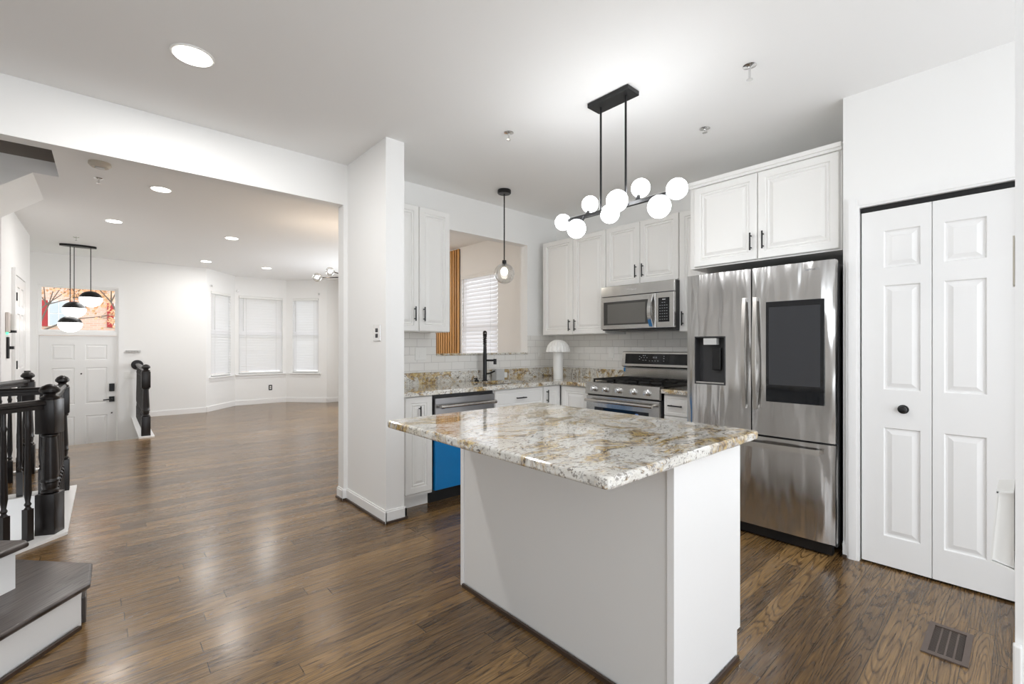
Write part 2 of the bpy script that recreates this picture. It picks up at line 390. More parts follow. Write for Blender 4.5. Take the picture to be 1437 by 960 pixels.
# ---- walls
wall('wall_kitchen_divider', 'y', YS, T, XL, XR, 0, H, holes=[(-2.9, 1.455, -0.01, 2.41), (2.33, 3.528, 1.165, 2.385)])
struct(MB().box(1.487, 1.63, 3.01, YS, 0, H).build('wall_stub', WALL))
wall('wall_right', 'x', XR, 0.14, YB - 0.12, YF, 0, H, holes=[(4.78, 5.62, 0.75, 2.30), (6.6, 9.0, 0.7, 2.3)])  # second hole is added out of view for the living-room fill light
wall('wall_front', 'y', YF, 0.14, XL, 1.44, -0.75, H, holes=[(-0.80, 0.18, -0.53, 2.25)])
mb = MB(); mb.box(3.70, XR, YF, YF + 0.14, 0, H); struct(mb.build('wall_front_right', WALL))
mb = MB(); mb.box(-0.85, -0.75, 6.60, 8.88, -0.53, H); mb.box(-1.2, -0.85, 8.78, 8.88, -0.53, H); mb.box(-1.2, -1.1, 8.88, YF, -0.53, H); mb.box(XL, -0.85, 6.60, 6.7, 0, H)
struct(mb.build('wall_foyer_left', WALL))
struct(MB().box(XL - 0.12, XL, YB - 0.12, YF, -2.2, 4.7).build('wall_left', WALL))
# pantry wall and its return beside the refrigerator
wall('wall_pantry', 'x', 3.30, 0.11, -1.2, 0.722, 0, H, holes=[(0.0, 0.642, -0.01, 2.062)])
struct(MB().box(3.41, XR, 0.642, 0.722, 0, H).build('wall_pantry_return', WALL))
# wall behind the camera with a wide opening added to let light in
wall('wall_back', 'y', YB - 0.12, 0.12, XL, XR, 0, H, holes=[(-0.4, 3.3, 0.02, 2.62)])
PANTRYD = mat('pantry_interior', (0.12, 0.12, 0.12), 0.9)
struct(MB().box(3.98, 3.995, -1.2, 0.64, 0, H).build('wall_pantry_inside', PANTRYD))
# bay walls
def bay_wall(name, p, q, hole):
    p, q = Vector(p), Vector(q); L = (q - p).length; ang = math.atan2(q.y - p.y, q.x - p.x)
    o = wall(name, 'y', 0.0, 0.14, 0, L, 0, H, holes=[hole] if hole else []); o.location = (p.x, p.y, 0); o.rotation_euler = (0, 0, ang)
    return L, ang
B0, B1, B2, B3 = (1.44, YF), (2.05, 11.08), (3.05, 11.08), (3.70, YF)
bays = []
for nm, p, q, mL, mR in (('wall_bay_left', B0, B1, 0.14, 0.16), ('wall_bay_centre', B1, B2, 0.07, 0.07), ('wall_bay_right', B2, B3, 0.16, 0.20)):
    L = (Vector(q) - Vector(p)).length
    hole = (mL, L - mR, 0.66, 2.33); _, ang = bay_wall(nm, p, q, hole); bays.append((p, ang, hole))

# ------------------------------------------------------------------ windows with blinds
def window(name, loc, rz, x0, x1, z0, z1, blind_label, group, stool=True, tilt=1.18, cover=1.0):
    """local frame: wall room face at y=0, room towards -y"""
    root = struct(MB().box(x0, x0 + 0.04, 0.045, 0.10, z0, z1).box(x1 - 0.04, x1, 0.045, 0.10, z0, z1).box(x0 + 0.04, x1 - 0.04, 0.045, 0.10, z0, z0 + 0.045)
                  .box(x0 + 0.04, x1 - 0.04, 0.045, 0.10, z1 - 0.04, z1).box(x0 + 0.04, x1 - 0.04, 0.055, 0.095, (z0 + z1) / 2 - 0.03, (z0 + z1) / 2 + 0.03).build(name, TRIM))
    root.location = loc; root.rotation_euler = (0, 0, rz)
    MB().box(x0 + 0.04, x1 - 0.04, 0.07, 0.076, z0 + 0.045, z1 - 0.04).build('pane', PANE, root)
    if stool:
        MB().box(x0 - 0.06, x1 + 0.06, -0.045, 0.05, z0 - 0.028, z0, 0.006).box(x0 - 0.04, x1 + 0.04, -0.014, -0.001, z0 - 0.085, z0 - 0.028).build('window_sill', TRIM, root)
    b = thing('window_blind', blind_label, 'blind', loc, rz, group)
    MB().box(x0 + 0.006, x1 - 0.006, -0.012, 0.035, z1 - 0.05, z1 - 0.004, 0.004).build('headrail', PLAST, b)
    mb = MB(); z = z1 - 0.07; sp = 0.056; hw = 0.0305; ca, sa = math.cos(tilt) * hw, math.sin(tilt) * hw
    bot = z0 + 0.035 + (1 - cover) * (z1 - z0)
    while z > bot + 0.02:
        y = 0.012
        a = [(x0 + 0.01, y - ca, z - sa), (x0 + 0.01, y, z + 0.002), (x0 + 0.01, y + ca, z + sa), (x0 + 0.01, y + ca, z + sa - 0.003), (x0 + 0.01, y, z - 0.001), (x0 + 0.01, y - ca, z - sa - 0.003)]
        mb.poly3(a, [(x1 - 0.01, p[1], p[2]) for p in a]); z -= sp
    mb.build('slats', BLIND, b)
    MB().box(x0 + 0.01, x1 - 0.01, -0.008, 0.03, bot - 0.022, bot, 0.004).build('bottom_rail', PLAST, b)
    mb = MB()
    for f in (0.16, 0.84):
        xx = x0 + f * (x1 - x0); mb.tube([(xx, -0.016, z1 - 0.05), (xx, -0.016, bot)], 0.0016, 6)
    mb.build('ladder_cord', GREYP, b)
    MB().tube([(x0 + 0.08, -0.022, z1 - 0.05), (x0 + 0.08, -0.024, z1 - 0.75)], 0.004, 8).build('tilt_wand', GREYP, b)
    # the bare bracket left above the window corner
    return b
lb = ['closed white slatted blind in the left angled bay window', 'widest white slatted blind, in the middle bay window above the black outlet', 'closed white slatted blind in the right angled bay window']
for i, (p, ang, h) in enumerate(bays):
    window('window_%d' % (i + 1), (p[0], p[1], 0), ang, h[0], h[1], h[2], h[3], lb[i], 'blinds in the bay window')
window('window_4', (XR, 5.62, 0), -PI / 2, 0.0, 0.84, 0.75, 2.30, 'white slatted blind seen through the kitchen pass-through beside wood slats', None, tilt=1.15)
for i, (p, ang, h) in enumerate(bays):
    xx = h[0] - 0.02 if i < 2 else h[1] + 0.02
    o = MB().box(xx - 0.012, xx + 0.012, -0.03, -0.001, 2.40, 2.44).build('curtain_bracket', CHROME)
    o.location = (p[0], p[1], 0); o.rotation_euler = (0, 0, ang)
    tag(o, ['small metal bracket above the left bay window', 'small metal bracket above the middle bay window', 'small metal bracket above the right bay window'][i], 'bracket', 'curtain brackets over the bay')

# ------------------------------------------------------------------ baseboards, trims
def base_prof(name, segs, h=0.09, t=0.013, shoe=True):
    mb = MB(); sh = MB()
    for (ax, c, d, a0, a1) in segs:      # d: outward sign
        for (hh, tt, M_) in ((h - 0.012, t, mb), (h, t * 0.55, mb)):
            if ax == 'y': M_.box(a0, a1, c, c + d * tt, 0.001, hh)
            else: M_.box(c, c + d * tt, a0, a1, 0.001, hh)
        if ax == 'y': sh.box(a0 - 0.0, a1, c + d * t, c + d * (t + 0.012), 0.0, 0.016)
        else: sh.box(c + d * t, c + d * (t + 0.012), a0, a1, 0.0, 0.016)
    o = struct(mb.build(name, TRIM))
    if shoe: sh.build('shoe_moulding', SHOE, o)
    else: sh.bm.free()
    return o
base_prof('baseboard_stub', [('x', 1.487, -1, 2.997, 3.70), ('y', 3.01, -1, 1.487, 1.643), ('x', 1.63, 1, 2.997, 3.10)])
base_prof('baseboard_jamb', [('y', 3.70, -1, 1.442, 1.474), ('x', 1.455, -1, 3.70, 3.81)])
base_prof('baseboard_front', [('y', YF, -1, 0.47, 1.44)], h=0.10, shoe=False)
base_prof('baseboard_front_right', [('y', YF, -1, 3.70, 4.0), ('x', 4.0, -1, 3.82, YF - 0.02)], h=0.10, shoe=False)
for i, (p, q) in enumerate(((B0, B1), (B1, B2), (B2, B3))):
    p, q = Vector(p), Vector(q); L = (q - p).length
    o = MB().box(0, L, -0.013, -0.0005, 0.001, 0.10).build('baseboard_bay', TRIM); struct(o)
    o.location = (p.x, p.y, 0); o.rotation_euler = (0, 0, math.atan2(q.y - p.y, q.x - p.x))
base_prof('baseboard_pantry', [('x', 3.30, -1, 0.700, 0.722)])

# ------------------------------------------------------------------ panelled leaf (doors), facing -y, local origin at left bottom
def leaf(mb, x0, x1, z0, z1, y, th, panels, dep=0.009):
    xs = sorted({x0, x1, *[p[0] for p in panels], *[p[1] for p in panels]}); zs = sorted({z0, z1, *[p[2] for p in panels], *[p[3] for p in panels]})
    for i in range(len(xs) - 1):
        for k in range(len(zs) - 1):
            cx, cz = (xs[i] + xs[i + 1]) / 2, (zs[k] + zs[k + 1]) / 2
            if not any(p[0] < cx < p[1] and p[2] < cz < p[3] for p in panels):
                mb.bm.faces.new([mb._v(q) for q in ((xs[i], y, zs[k]), (xs[i + 1], y, zs[k]), (xs[i + 1], y, zs[k + 1]), (xs[i], y, zs[k + 1]))])
    for p in panels:
        mb.rings_panel(p[0], p[1], p[2], p[3], [(0, y), (0.006, y + dep), (0.014, y + dep), (0.036, y + 0.002), (0.038, y + 0.002)])
    # sides and back
    v = [mb._v(q) for q in ((x0, y, z0), (x1, y, z0), (x1, y, z1), (x0, y, z1), (x0, y + th, z0), (x1, y + th, z0), (x1, y + th, z1), (x0, y + th, z1))]
    for q in ((0, 4, 5, 1), (1, 5, 6, 2), (2, 6, 7, 3), (3, 7, 4, 0), (4, 7, 6, 5)): mb.bm.faces.new([v[i] for i in q])
    bmesh.ops.remove_doubles(mb.bm, verts=mb.bm.verts[:], dist=1e-5)
    return mb
# pantry bifold door: local x -> world -y
root = thing('door_1', '', 'door', (3.305, 0.637, 0), -PI / 2)
for k in ('label', 'category'): del root[k]
root['kind'] = 'structure'; root['label'] = 'white bifold pantry door with raised panels'
Zp = [(0.18, 0.795), (1.01, 1.60), (1.70, 1.91)]
l1 = leaf(MB(), 0.004, 0.307, 0.012, 2.03, 0.0, 0.034, [(0.105, 0.262, a, b) for a, b in Zp]).build('door_leaf', DOORP, root)
l2 = leaf(MB(), 0.310, 0.613, 0.012, 2.03, 0.0, 0.034, [(0.355, 0.512, a, b) for a, b in Zp]).build('door_leaf', DOORP, root)
MB().lathe((0.190, -0.001, 0.905), [(0.0, -0.030), (0.012, -0.030), (0.0185, -0.026), (0.0195, -0.020), (0.016, -0.014), (0.009, -0.010), (0.008, -0.004), (0.024, -0.003), (0.025, 0.0)], 24, 'y').build('door_knob', BLACK, l1, True)
MB().box(0.0, 0.63, 0.002, 0.03, 2.034, 2.06).build('bifold_track', BLACK, root)
MB().box(0.616, 0.634, 0.01, 0.03, 0.0, 2.03).build('edge_strip', BLACK, root)
# casing of the pantry opening (world coordinates)
mb = MB()
for (a0, a1) in ((0.642, 0.704), (-0.062, 0.0)):
    mb.box(3.284, 3.2995, a0, a1, 0.0, 2.124); mb.box(3.279, 3.284, a0 + 0.012, a1 - 0.012, 0.0, 2.12)
mb.box(3.284, 3.2995, 0.0, 0.642, 2.062, 2.124); mb.box(3.279, 3.284, 0.0, 0.642, 2.074, 2.112)
struct(mb.build('trim_2', TRIM))

# front door with transom
root = struct(leaf(MB(), -0.775, 0.155, -0.52, 1.43, YF + 0.03, 0.045,
     [(-0.64, -0.37, 1.03, 1.28), (-0.24, 0.03, 1.03, 1.28), (-0.64, -0.37, 0.30, 0.90), (-0.24, 0.03, 0.30, 0.90), (-0.64, -0.37, -0.40, 0.10), (-0.24, 0.03, -0.40, 0.10)]).build('door_2', DOORP),
     'white six-panel front door under a transom window')
y = YF + 0.03
MB().box(0.055, 0.125, y - 0.03, y - 0.001, 0.49, 0.62, 0.006).build('smart_lock_keypad', BLACK, root)
MB().box(0.055, 0.125, y - 0.02, y - 0.001, 0.31, 0.40, 0.004).tube([(0.09, y - 0.02, 0.355), (0.09, y - 0.055, 0.355), (-0.02, y - 0.055, 0.350)], 0.010, 10).build('door_lever', BLACK, root)
MB().lathe((-0.29, y - 0.001, 0.80), [(0.008, -0.006), (0.012, 0.0)], 12, 'y').build('peephole', BLACK, root)
MB().lathe((0.09, y - 0.001, 0.12), [(0.008, -0.008), (0.012, 0.0)], 12, 'y').build('lock_cylinder', BLACK, root)
mb = MB()
mb.box(-0.875, -0.80, YF - 0.018, YF - 0.0005, -0.53, 2.33); mb.box(0.18, 0.245, YF - 0.018, YF - 0.0005, -0.53, 2.33); mb.box(-0.80, 0.18, YF - 0.018, YF - 0.0005, 2.25, 2.33)
mb.box(-0.80, -0.777, YF, YF + 0.12, -0.53, 2.25); mb.box(0.157, 0.18, YF, YF + 0.12, -0.53, 2.25); mb.box(-0.777, 0.157, YF, YF + 0.12, 2.228, 2.25)
mb.box(-0.777, 0.157, YF - 0.005, YF + 0.12, 1.435, 1.50)
struct(mb.build('trim_3', TRIM))
tw = struct(MB().box(-0.777, -0.75, YF + 0.03, YF + 0.08, 1.50, 2.228).box(0.13, 0.157, YF + 0.03, YF + 0.08, 1.50, 2.228).box(-0.75, 0.13, YF + 0.03, YF + 0.08, 1.50, 1.525).box(-0.75, 0.13, YF + 0.03, YF + 0.08, 2.203, 2.228).build('window_5', TRIM))
MB().box(-0.75, 0.13, YF + 0.05, YF + 0.056, 1.525, 2.203).build('pane', PANE, tw)
# side door on the foyer's left wall; local x -> world +y seen from the right: facing +x
root = struct(leaf(MB(), 0, 0.72, 0.005, 2.03, 0.0, 0.02, [(0.10, 0.31, 0.25, 0.85), (0.41, 0.62, 0.25, 0.85), (0.10, 0.31, 1.0, 1.62), (0.41, 0.62, 1.0, 1.62), (0.10, 0.31, 1.70, 1.92), (0.41, 0.62, 1.70, 1.92)]).build('door_3', DOORP), 'white panelled side door by the stairs')
root.location = (-0.725, 7.36, 0); root.rotation_euler = (0, 0, PI / 2)
mb = MB()
for zz in (0.25, 1.05, 1.80): mb.box(-0.018, 0.004, -0.012, 0.012, zz - 0.045, zz + 0.045)
mb.build('door_hinge', BLACK, root)
MB().tube([(0.66, 0.0, 0.95), (0.66, -0.05, 0.95), (0.56, -0.05, 0.95)], 0.01, 10).build('door_lever', BLACK, root)
mb = MB(); mb.box(-0.749, -0.722, 7.27, 7.335, 0, 2.04); mb.box(-0.749, -0.722, 8.09, 8.155, 0, 2.04); mb.box(-0.749, -0.722, 7.27, 8.155, 2.04, 2.11)
mb.box(-0.749, -0.735, 8.155, 8.87, 0, 0.10)
struct(mb.build('trim_4', TRIM))

# ------------------------------------------------------------------ cabinets
DPROF = lambda y: [(0.0, y + 0.004), (0.004, y), (0.046, y), (0.051, y + 0.008), (0.057, y + 0.008), (0.061, y + 0.003), (0.066, y + 0.003), (0.070, y + 0.010), (0.075, y + 0.010), (0.096, y + 0.002)]
def cab_door(x0, x1, z0, z1, y, parent, name='door', prof=None, th=0.019):
    mb = MB(); pr = DPROF(y) if prof is None else prof
    mb.rings_panel(x0, x1, z0, z1, pr)
    yy = pr[0][1]
    v = [mb._v(q) for q in ((x0, yy, z0), (x1, yy, z0), (x1, yy, z1), (x0, yy, z1), (x0, y + th, z0), (x1, y + th, z0), (x1, y + th, z1), (x0, y + th, z1))]
    for q in ((0, 4, 5, 1), (1, 5, 6, 2), (2, 6, 7, 3), (3, 7, 4, 0), (4, 7, 6, 5)): mb.bm.faces.new([v[i] for i in q])
    bmesh.ops.remove_doubles(mb.bm, verts=mb.bm.verts[:], dist=1e-5)
    return mb.build(name, CAB, parent)
def bar_pull(x, z, y, parent, L=0.12, horiz=False):
    mb = MB(); h = L / 2
    e = (lambda s: (x + s, y - 0.026, z)) if horiz else (lambda s: (x, y - 0.026, z + s))
    mb.tube([e(-h), e(h)], 0.0055, 10)
    for s in (-h * 0.68, h * 0.68):
        p = e(s); mb.tube([(p[0], y + 0.001, p[2]), p], 0.0048, 8)
    return mb.build('handle', BLACK, parent, True)
def cabinet(name, label, cat, loc, rz, wdt, dep, z0, z1, doors, drawers=(), toe=False, group=None, crown=False, hollow=False):
    """front of the doors at local y=0; body starts at y=0.021"""
    r = thing(name, label, cat, loc, rz, group)
    mb = MB()
    if hollow:
        mb.box(0, wdt, 0.021, 0.04, z0 + 0.10, z1); mb.box(0, 0.018, 0.04, dep, z0 + 0.10, z1); mb.box(wdt - 0.018, wdt, 0.04, dep, z0 + 0.10, z1)
        mb.box(0.018, wdt - 0.018, dep - 0.01, dep, z0 + 0.10, z1); mb.box(0.018, wdt - 0.018, 0.04, dep - 0.01, z0 + 0.10, z0 + 0.118); mb.box(0, wdt, 0.085, dep, z0, z0 + 0.0995)
    elif toe:
        mb.box(0, wdt, 0.021, dep, z0 + 0.10, z1); mb.box(0, wdt, 0.085, dep, z0, z0 + 0.0995)
    else:
        mb.box(0, wdt, 0.021, dep, z0, z1)
    mb.build('body', CAB, r)
    for (x0, x1, a, b, hx, hz) in doors:
        d = cab_door(x0, x1, a, b, 0.0, r)
        if hx is not None: bar_pull(hx, hz, 0.0, d)
    for (x0, x1, a, b) in drawers:
        y = 0.0; i = 0.022
        d = cab_door(x0, x1, a, b, 0.0, r, 'drawer', [(0, y + 0.004), (0.004, y), (0.024, y), (0.027, y + 0.005), (0.033, y + 0.005), (0.036, y + 0.001), (0.040, y + 0.001)])
        bar_pull((x0 + x1) / 2, (a + b) / 2, 0.0, d, 0.12, True)
    if crown:
        mb = MB(); mb.box(0.0, wdt, 0.0, dep, z1, z1 + 0.018); mb.box(0.0, wdt, -0.012, dep, z1 + 0.018, z1 + 0.045)
        mb.build('crown_moulding', CAB, r)
    return r
UZ0, UZ1 = 1.378, 2.43
# upper cabinet by the stub wall (faces -y)
cabinet('wall_cabinet', 'white two-door wall cabinet beside the stub wall and pass-through', 'cabinet', (1.632, 3.37, 0), 0, 0.643, 0.329, UZ0, UZ1,
        [(0.004, 0.330, UZ0 + 0.003, UZ1 - 0.003, 0.288, 1.525), (0.335, 0.640, UZ0 + 0.003, UZ1 - 0.003, 0.374, 1.525)])
# right wall uppers (face -x): local x runs towards the camera
UX = 3.655; R90 = -PI / 2
cabinet('wall_cabinet', 'white two-door wall cabinet in the corner left of the microwave', 'cabinet', (UX, 3.60, 0), R90, 0.873, XR - UX - 0.001, UZ0, 2.405,
        [(0.020, 0.452, UZ0 + 0.003, 2.400, 0.415, 1.475), (0.458, 0.870, UZ0 + 0.003, 2.400, 0.493, 1.475)])
cabinet('wall_cabinet', 'white two-door wall cabinet directly above the microwave', 'cabinet', (UX, 2.725, 0), R90, 0.762, XR - UX - 0.001, 1.825, 2.405,
        [(0.004, 0.378, 1.829, 2.400, 0.345, 1.945), (0.384, 0.758, 1.829, 2.400, 0.417, 1.945)])
cabinet('wall_cabinet', 'narrow white wall cabinet between microwave and refrigerator cabinet', 'cabinet', (UX, 1.961, 0), R90, 0.250, XR - UX - 0.001, UZ0, 2.405,
        [(0.004, 0.246, UZ0 + 0.003, 2.400, 0.038, 1.490)])
cabinet('wall_cabinet', 'deep white two-door cabinet with crown above the refrigerator', 'cabinet', (3.345, 1.708, 0), R90, 0.968, XR - 3.345 - 0.001, 1.845, 2.455,
        [(0.036, 0.484, 1.855, 2.448, 0.448, 1.978), (0.490, 0.955, 1.855, 2.448, 0.526, 1.978)], crown=True)
# base cabinets (sink wall, face -y), doors' front plane at y=3.10
FY = 3.10; BZ = 0.871
cabinet('base_cabinet', 'narrow white base cabinet between stub wall and dishwasher', 'cabinet', (1.632, FY, 0), 0, 0.300, 0.599, 0, BZ,
        [(0.058, 0.292, 0.125, 0.865, 0.175, 0.735)], toe=True)
cabinet('base_cabinet', 'wide white sink base cabinet right of the dishwasher', 'cabinet', (2.560, FY, 0), 0, 0.610, 0.599, 0, BZ,
        [(0.006, 0.303, 0.125, 0.690, 0.27, 0.60), (0.308, 0.604, 0.125, 0.690, 0.34, 0.60)], [(0.006, 0.604, 0.700, 0.862)], toe=True, hollow=True)
cabinet('base_cabinet', 'white corner base cabinet door with vertical pull right of sink', 'cabinet', (3.172, FY, 0), 0, 0.248, 0.599, 0, BZ,
        [(0.006, 0.240, 0.125, 0.865, 0.045, 0.77)], toe=True)
FX = 3.40
cabinet('base_cabinet', 'white base cabinet wedged in the corner left of the range', 'cabinet', (FX, 3.098, 0), R90, 0.378, XR - FX - 0.001, 0, BZ,
        [(0.03, 0.370, 0.125, 0.865, None, None)], toe=True)
cabinet('base_cabinet', 'white drawer base cabinet between range and refrigerator', 'cabinet', (3.38, 1.948, 0), R90, 0.225, XR - 3.38 - 0.001, 0, BZ,
        [], [(0.006, 0.219, 0.700, 0.862), (0.006, 0.219, 0.42, 0.692), (0.006, 0.219, 0.125, 0.412)], toe=True)

# ------------------------------------------------------------------ counters
CZ0, CZ1 = 0.875, 0.910
sx0, sx1, sy0, sy1 = 2.60, 3.13, 3.17, 3.53
mb = MB()
def slab(mb, pts): mb.prism(pts, CZ0, CZ1, 0.006, 3)
mb.box(1.632, sx0, 3.07, YS - 0.001, CZ0, CZ1); mb.box(sx0, sx1, 3.07, sy0, CZ0, CZ1); mb.box(sx0, sx1, sy1, YS - 0.001, CZ0, CZ1)
mb.box(sx1, XR - 0.001, 3.07, YS - 0.001, CZ0, CZ1); mb.box(3.365, XR - 0.001, 2.722, 3.07, CZ0, CZ1)
bmesh.ops.remove_doubles(mb.bm, verts=mb.bm.verts[:], dist=1e-5)
ct = mb.build('granite_countertop', GRAN); tag(ct, 'L-shaped gold and white granite countertop holding the sink under the pass-through', 'countertop')
mb = MB(); mb.box(1.632, XR - 0.001, YS - 0.022, YS - 0.001, CZ1, 1.012); mb.box(XR - 0.022, XR - 0.001, 2.722, YS - 0.022, CZ1, 1.012)
mb.build('granite_upstand', GRAN, ct)
mb = MB()
t_ = 0.008
mb.box(sx0 - t_, sx0, sy0 - t_, sy1 + t_, 0.70, CZ0 - 0.001); mb.box(sx1, sx1 + t_, sy0 - t_, sy1 + t_, 0.70, CZ0 - 0.001)
mb.box(sx0, sx1, sy0 - t_, sy0, 0.70, CZ0 - 0.001); mb.box(sx0, sx1, sy1, sy1 + t_, 0.70, CZ0 - 0.001); mb.box(sx0, sx1, sy0, sy1, 0.69, 0.70)
mb.build('undermount_sink', STEEL, ct)
ct2 = MB().box(3.345, XR - 0.001, 1.723, 1.951, CZ0, CZ1, 0.005).build('granite_countertop', GRAN); tag(ct2, 'short granite countertop between range and refrigerator', 'countertop')
MB().box(XR - 0.022, XR - 0.001, 1.723, 1.951, CZ1, 1.012).build('granite_upstand', GRAN, ct2)
# pass-through ledge
o = MB().box(2.332, 3.526, YS - 0.018, YS + T + 0.03, 1.166, 1.186, 0.004).build('pass_through_ledge', GRAN); tag(o, 'thin granite ledge along the bottom of the pass-through opening', 'ledge')
# tiles
mb = MB()
mb.box(1.632, 2.33, YS - 0.009, YS - 0.001, 1.013, 1.376); mb.box(2.33, 3.528, YS - 0.009, YS - 0.001, 1.013, 1.165); mb.box(3.528, XR - 0.001, YS - 0.009, YS - 0.001, 1.013, 1.376)
o = mb.build('backsplash_tile', TILEX); tag(o, 'white subway tile backsplash on the sink wall', 'backsplash')
mb = MB(); mb.box(XR - 0.009, XR - 0.001, 2.722, YS - 0.01, 1.013, 1.376); mb.box(XR - 0.009, XR - 0.001, 1.70, 1.955, 1.013, 1.40); mb.box(XR - 0.009, XR - 0.001, 1.955, 2.7215, 0.93, 1.40)
o = mb.build('backsplash_tile', TILEY); tag(o, 'cream subway tile backsplash behind the range', 'backsplash')

# ------------------------------------------------------------------ dishwasher
dw = thing('dishwasher', 'stainless dishwasher with blue film still on its lower door', 'dishwasher', (1.936, FY, 0), 0)
MB().box(0.0, 0.62, 0.03, 0.58, 0.10, 0.868).build('body', DKPL, dw)
MB().box(0.012, 0.614, -0.004, 0.03, 0.112, 0.690, 0.004).build('door_panel', BLUE, dw)
MB().box(0.012, 0.614, -0.006, 0.03, 0.692, 0.842, 0.004).build('control_panel', steel('dishwasher_steel', 'x', (0.40, 0.40, 0.41), 0.3), dw)
mb = MB(); mb.tube([(0.06, -0.048, 0.776), (0.575, -0.048, 0.776)], 0.0135, 14)
hd = mb.build('handle', NICKEL, dw, True)
for xx in (0.05, 0.585): MB().tube([(xx - 0.012, -0.048, 0.776), (xx + 0.016, -0.048, 0.776)], 0.0165, 14).tube([(xx, -0.007, 0.776), (xx, -0.046, 0.776)], 0.008, 10).build('handle_bracket', NICKEL, hd, True)
MB().box(0.0, 0.62, 0.07, 0.085, 0.0, 0.10).build('toe_kick', BLACK, dw)

# ------------------------------------------------------------------ range (local frame: front -y, width .756)
rg = thing('gas_range', 'stainless gas range with five knobs and raised back panel', 'range', (3.345, 2.716, 0), R90)
Wd = 0.756
MB().box(0.0, Wd, 0.03, 0.64, 0.03, 0.905).build('body', DKPL, rg)
mb = MB(); a = [(0.0, 0.0, 0.815), (0.0, -0.012, 0.822), (0.0, 0.004, 0.922), (0.0, 0.03, 0.926), (0.0, 0.06, 0.926), (0.0, 0.06, 0.815)]
mb.poly3(a, [(Wd, p[1], p[2]) for p in a]); cp = mb.build('control_panel', STEEL, rg)
for k, xx in enumerate((0.10, 0.225, 0.365, 0.515, 0.645)):
    kn = MB().lathe((xx, -0.003, 0.872), [(0.0, -0.042), (0.016, -0.042), (0.020, -0.038), (0.021, -0.012), (0.026, -0.010), (0.027, 0.0)], 24, 'y')
    kn.box(xx - 0.005, xx + 0.005, -0.050, -0.043, 0.852, 0.892, 0.001)
    kn.build('knob', CHROME, cp, True)
od = MB()
od.box(0.004, Wd - 0.004, 0.0, 0.03, 0.245, 0.805, 0.004); odo = od.build('oven_door', STEEL, rg)
MB().box(0.10, Wd - 0.10, -0.003, 0.0005, 0.36, 0.705, 0.001).build('oven_window', OVGL, odo)
MB().tube([(0.035, -0.055, 0.765), (Wd - 0.035, -0.055, 0.765)], 0.014, 14).tube([(0.06, 0.0, 0.765), (0.06, -0.055, 0.765)], 0.009, 8).tube([(Wd - 0.06, 0.0, 0.765), (Wd - 0.06, -0.055, 0.765)], 0.009, 8).build('handle', NICKEL, odo, True)
MB().lathe((0.545, -0.004, 0.66), [(0.0, -0.0012), (0.026, -0.001), (0.026, 0.0)], 24, 'y').build('round_sticker', mat('sticker_blue', (0.16, 0.32, 0.70), 0.4), odo)
MB().box(0.004, Wd - 0.004, 0.0, 0.03, 0.05, 0.235, 0.004).build('warming_drawer', STEEL, rg)
MB().box(0.0, Wd, 0.06, 0.595, 0.905, 0.922).build('cooktop', BLACK, rg)
mb = MB()
for (g0, g1) in ((0.02, 0.255), (0.262, 0.494), (0.501, 0.736)):
    z0_, z1_ = 0.940, 0.953
    for yy in (0.085, 0.32, 0.565): mb.box(g0, g1, yy, yy + 0.012, z0_, z1_)
    for xx in (g0, (g0 + g1) / 2 - 0.006, g1 - 0.012): mb.box(xx, xx + 0.012, 0.085, 0.577, z0_, z1_)
    for (fx, fy) in ((0.25, 0.2), (0.75, 0.2), (0.25, 0.75), (0.75, 0.75)):
        xx = g0 + fx * (g1 - g0); mb.box(xx - 0.005, xx + 0.005, 0.085 + fy * 0.49 - 0.06, 0.085 + fy * 0.49 + 0.06, z0_, z1_)
    for xx in (g0, g1 - 0.012):
        for yy in (0.085, 0.565): mb.box(xx, xx + 0.012, yy, yy + 0.012, 0.922, z0_)
mb.build('burner_grates', IRON, rg)
for xx in (0.14, 0.378, 0.616):
    for yy in (0.20, 0.45): MB().lathe((xx, yy, 0.922), [(0.045, 0.0), (0.045, 0.008), (0.030, 0.010), (0.028, 0.016), (0.0, 0.017)], 20).build('burner_cap', IRON, rg, True)
mb = MB(); mb.box(0.0, Wd, 0.600, 0.642, 0.905, 1.035)
mb.build('back_riser', STEEL, rg)
mb = MB(); a = [(0, 0.565, 1.060), (0, 0.580, 1.195), (0, 0.60, 1.205), (0, 0.642, 1.205), (0, 0.642, 1.045), (0, 0.60, 1.045)]
mb.poly3(a, [(Wd, p[1], p[2]) for p in a]); bgd = mb.build('backguard', STEEL, rg)
mb = MB(); a = [(0.04, 0.5655, 1.082), (0.04, 0.577, 1.182), (0.04, 0.585, 1.182), (0.04, 0.573, 1.082)]
mb.poly3(a, [(Wd - 0.035, p[1], p[2]) for p in a]); dsp = mb.build('display_panel', BLKG, bgd)
LITE = mat('panel_print', (0.55, 0.57, 0.60), 0.5)
mb = MB()
random.seed(3)
def dy(z): return 0.5655 + (z - 1.082) * 0.115 - 0.0012
for (xa, zz) in [(0.24, 1.165), (0.26, 1.165), (0.22, 1.145), (0.25, 1.145), (0.28, 1.145), (0.24, 1.12), (0.27, 1.12), (0.46, 1.16), (0.46, 1.14), (0.46, 1.115), (0.20, 1.155), (0.20, 1.13), (0.31, 1.115), (0.34, 1.115), (0.37, 1.115), (0.40, 1.115)]:
    mb.box(xa, xa + 0.010, dy(zz) - 0.0008, dy(zz), zz - 0.0025, zz + 0.0025)
for xa in (0.352, 0.362, 0.378, 0.388): mb.box(xa, xa + 0.004, dy(1.145) - 0.0008, dy(1.145), 1.140, 1.155)
mb.build('printed_symbols', LITE, dsp)
MB().box(0.004, 0.02, 0.597, 0.602, 1.00, 1.04).build('blue_film_scrap', BLUE, rg)
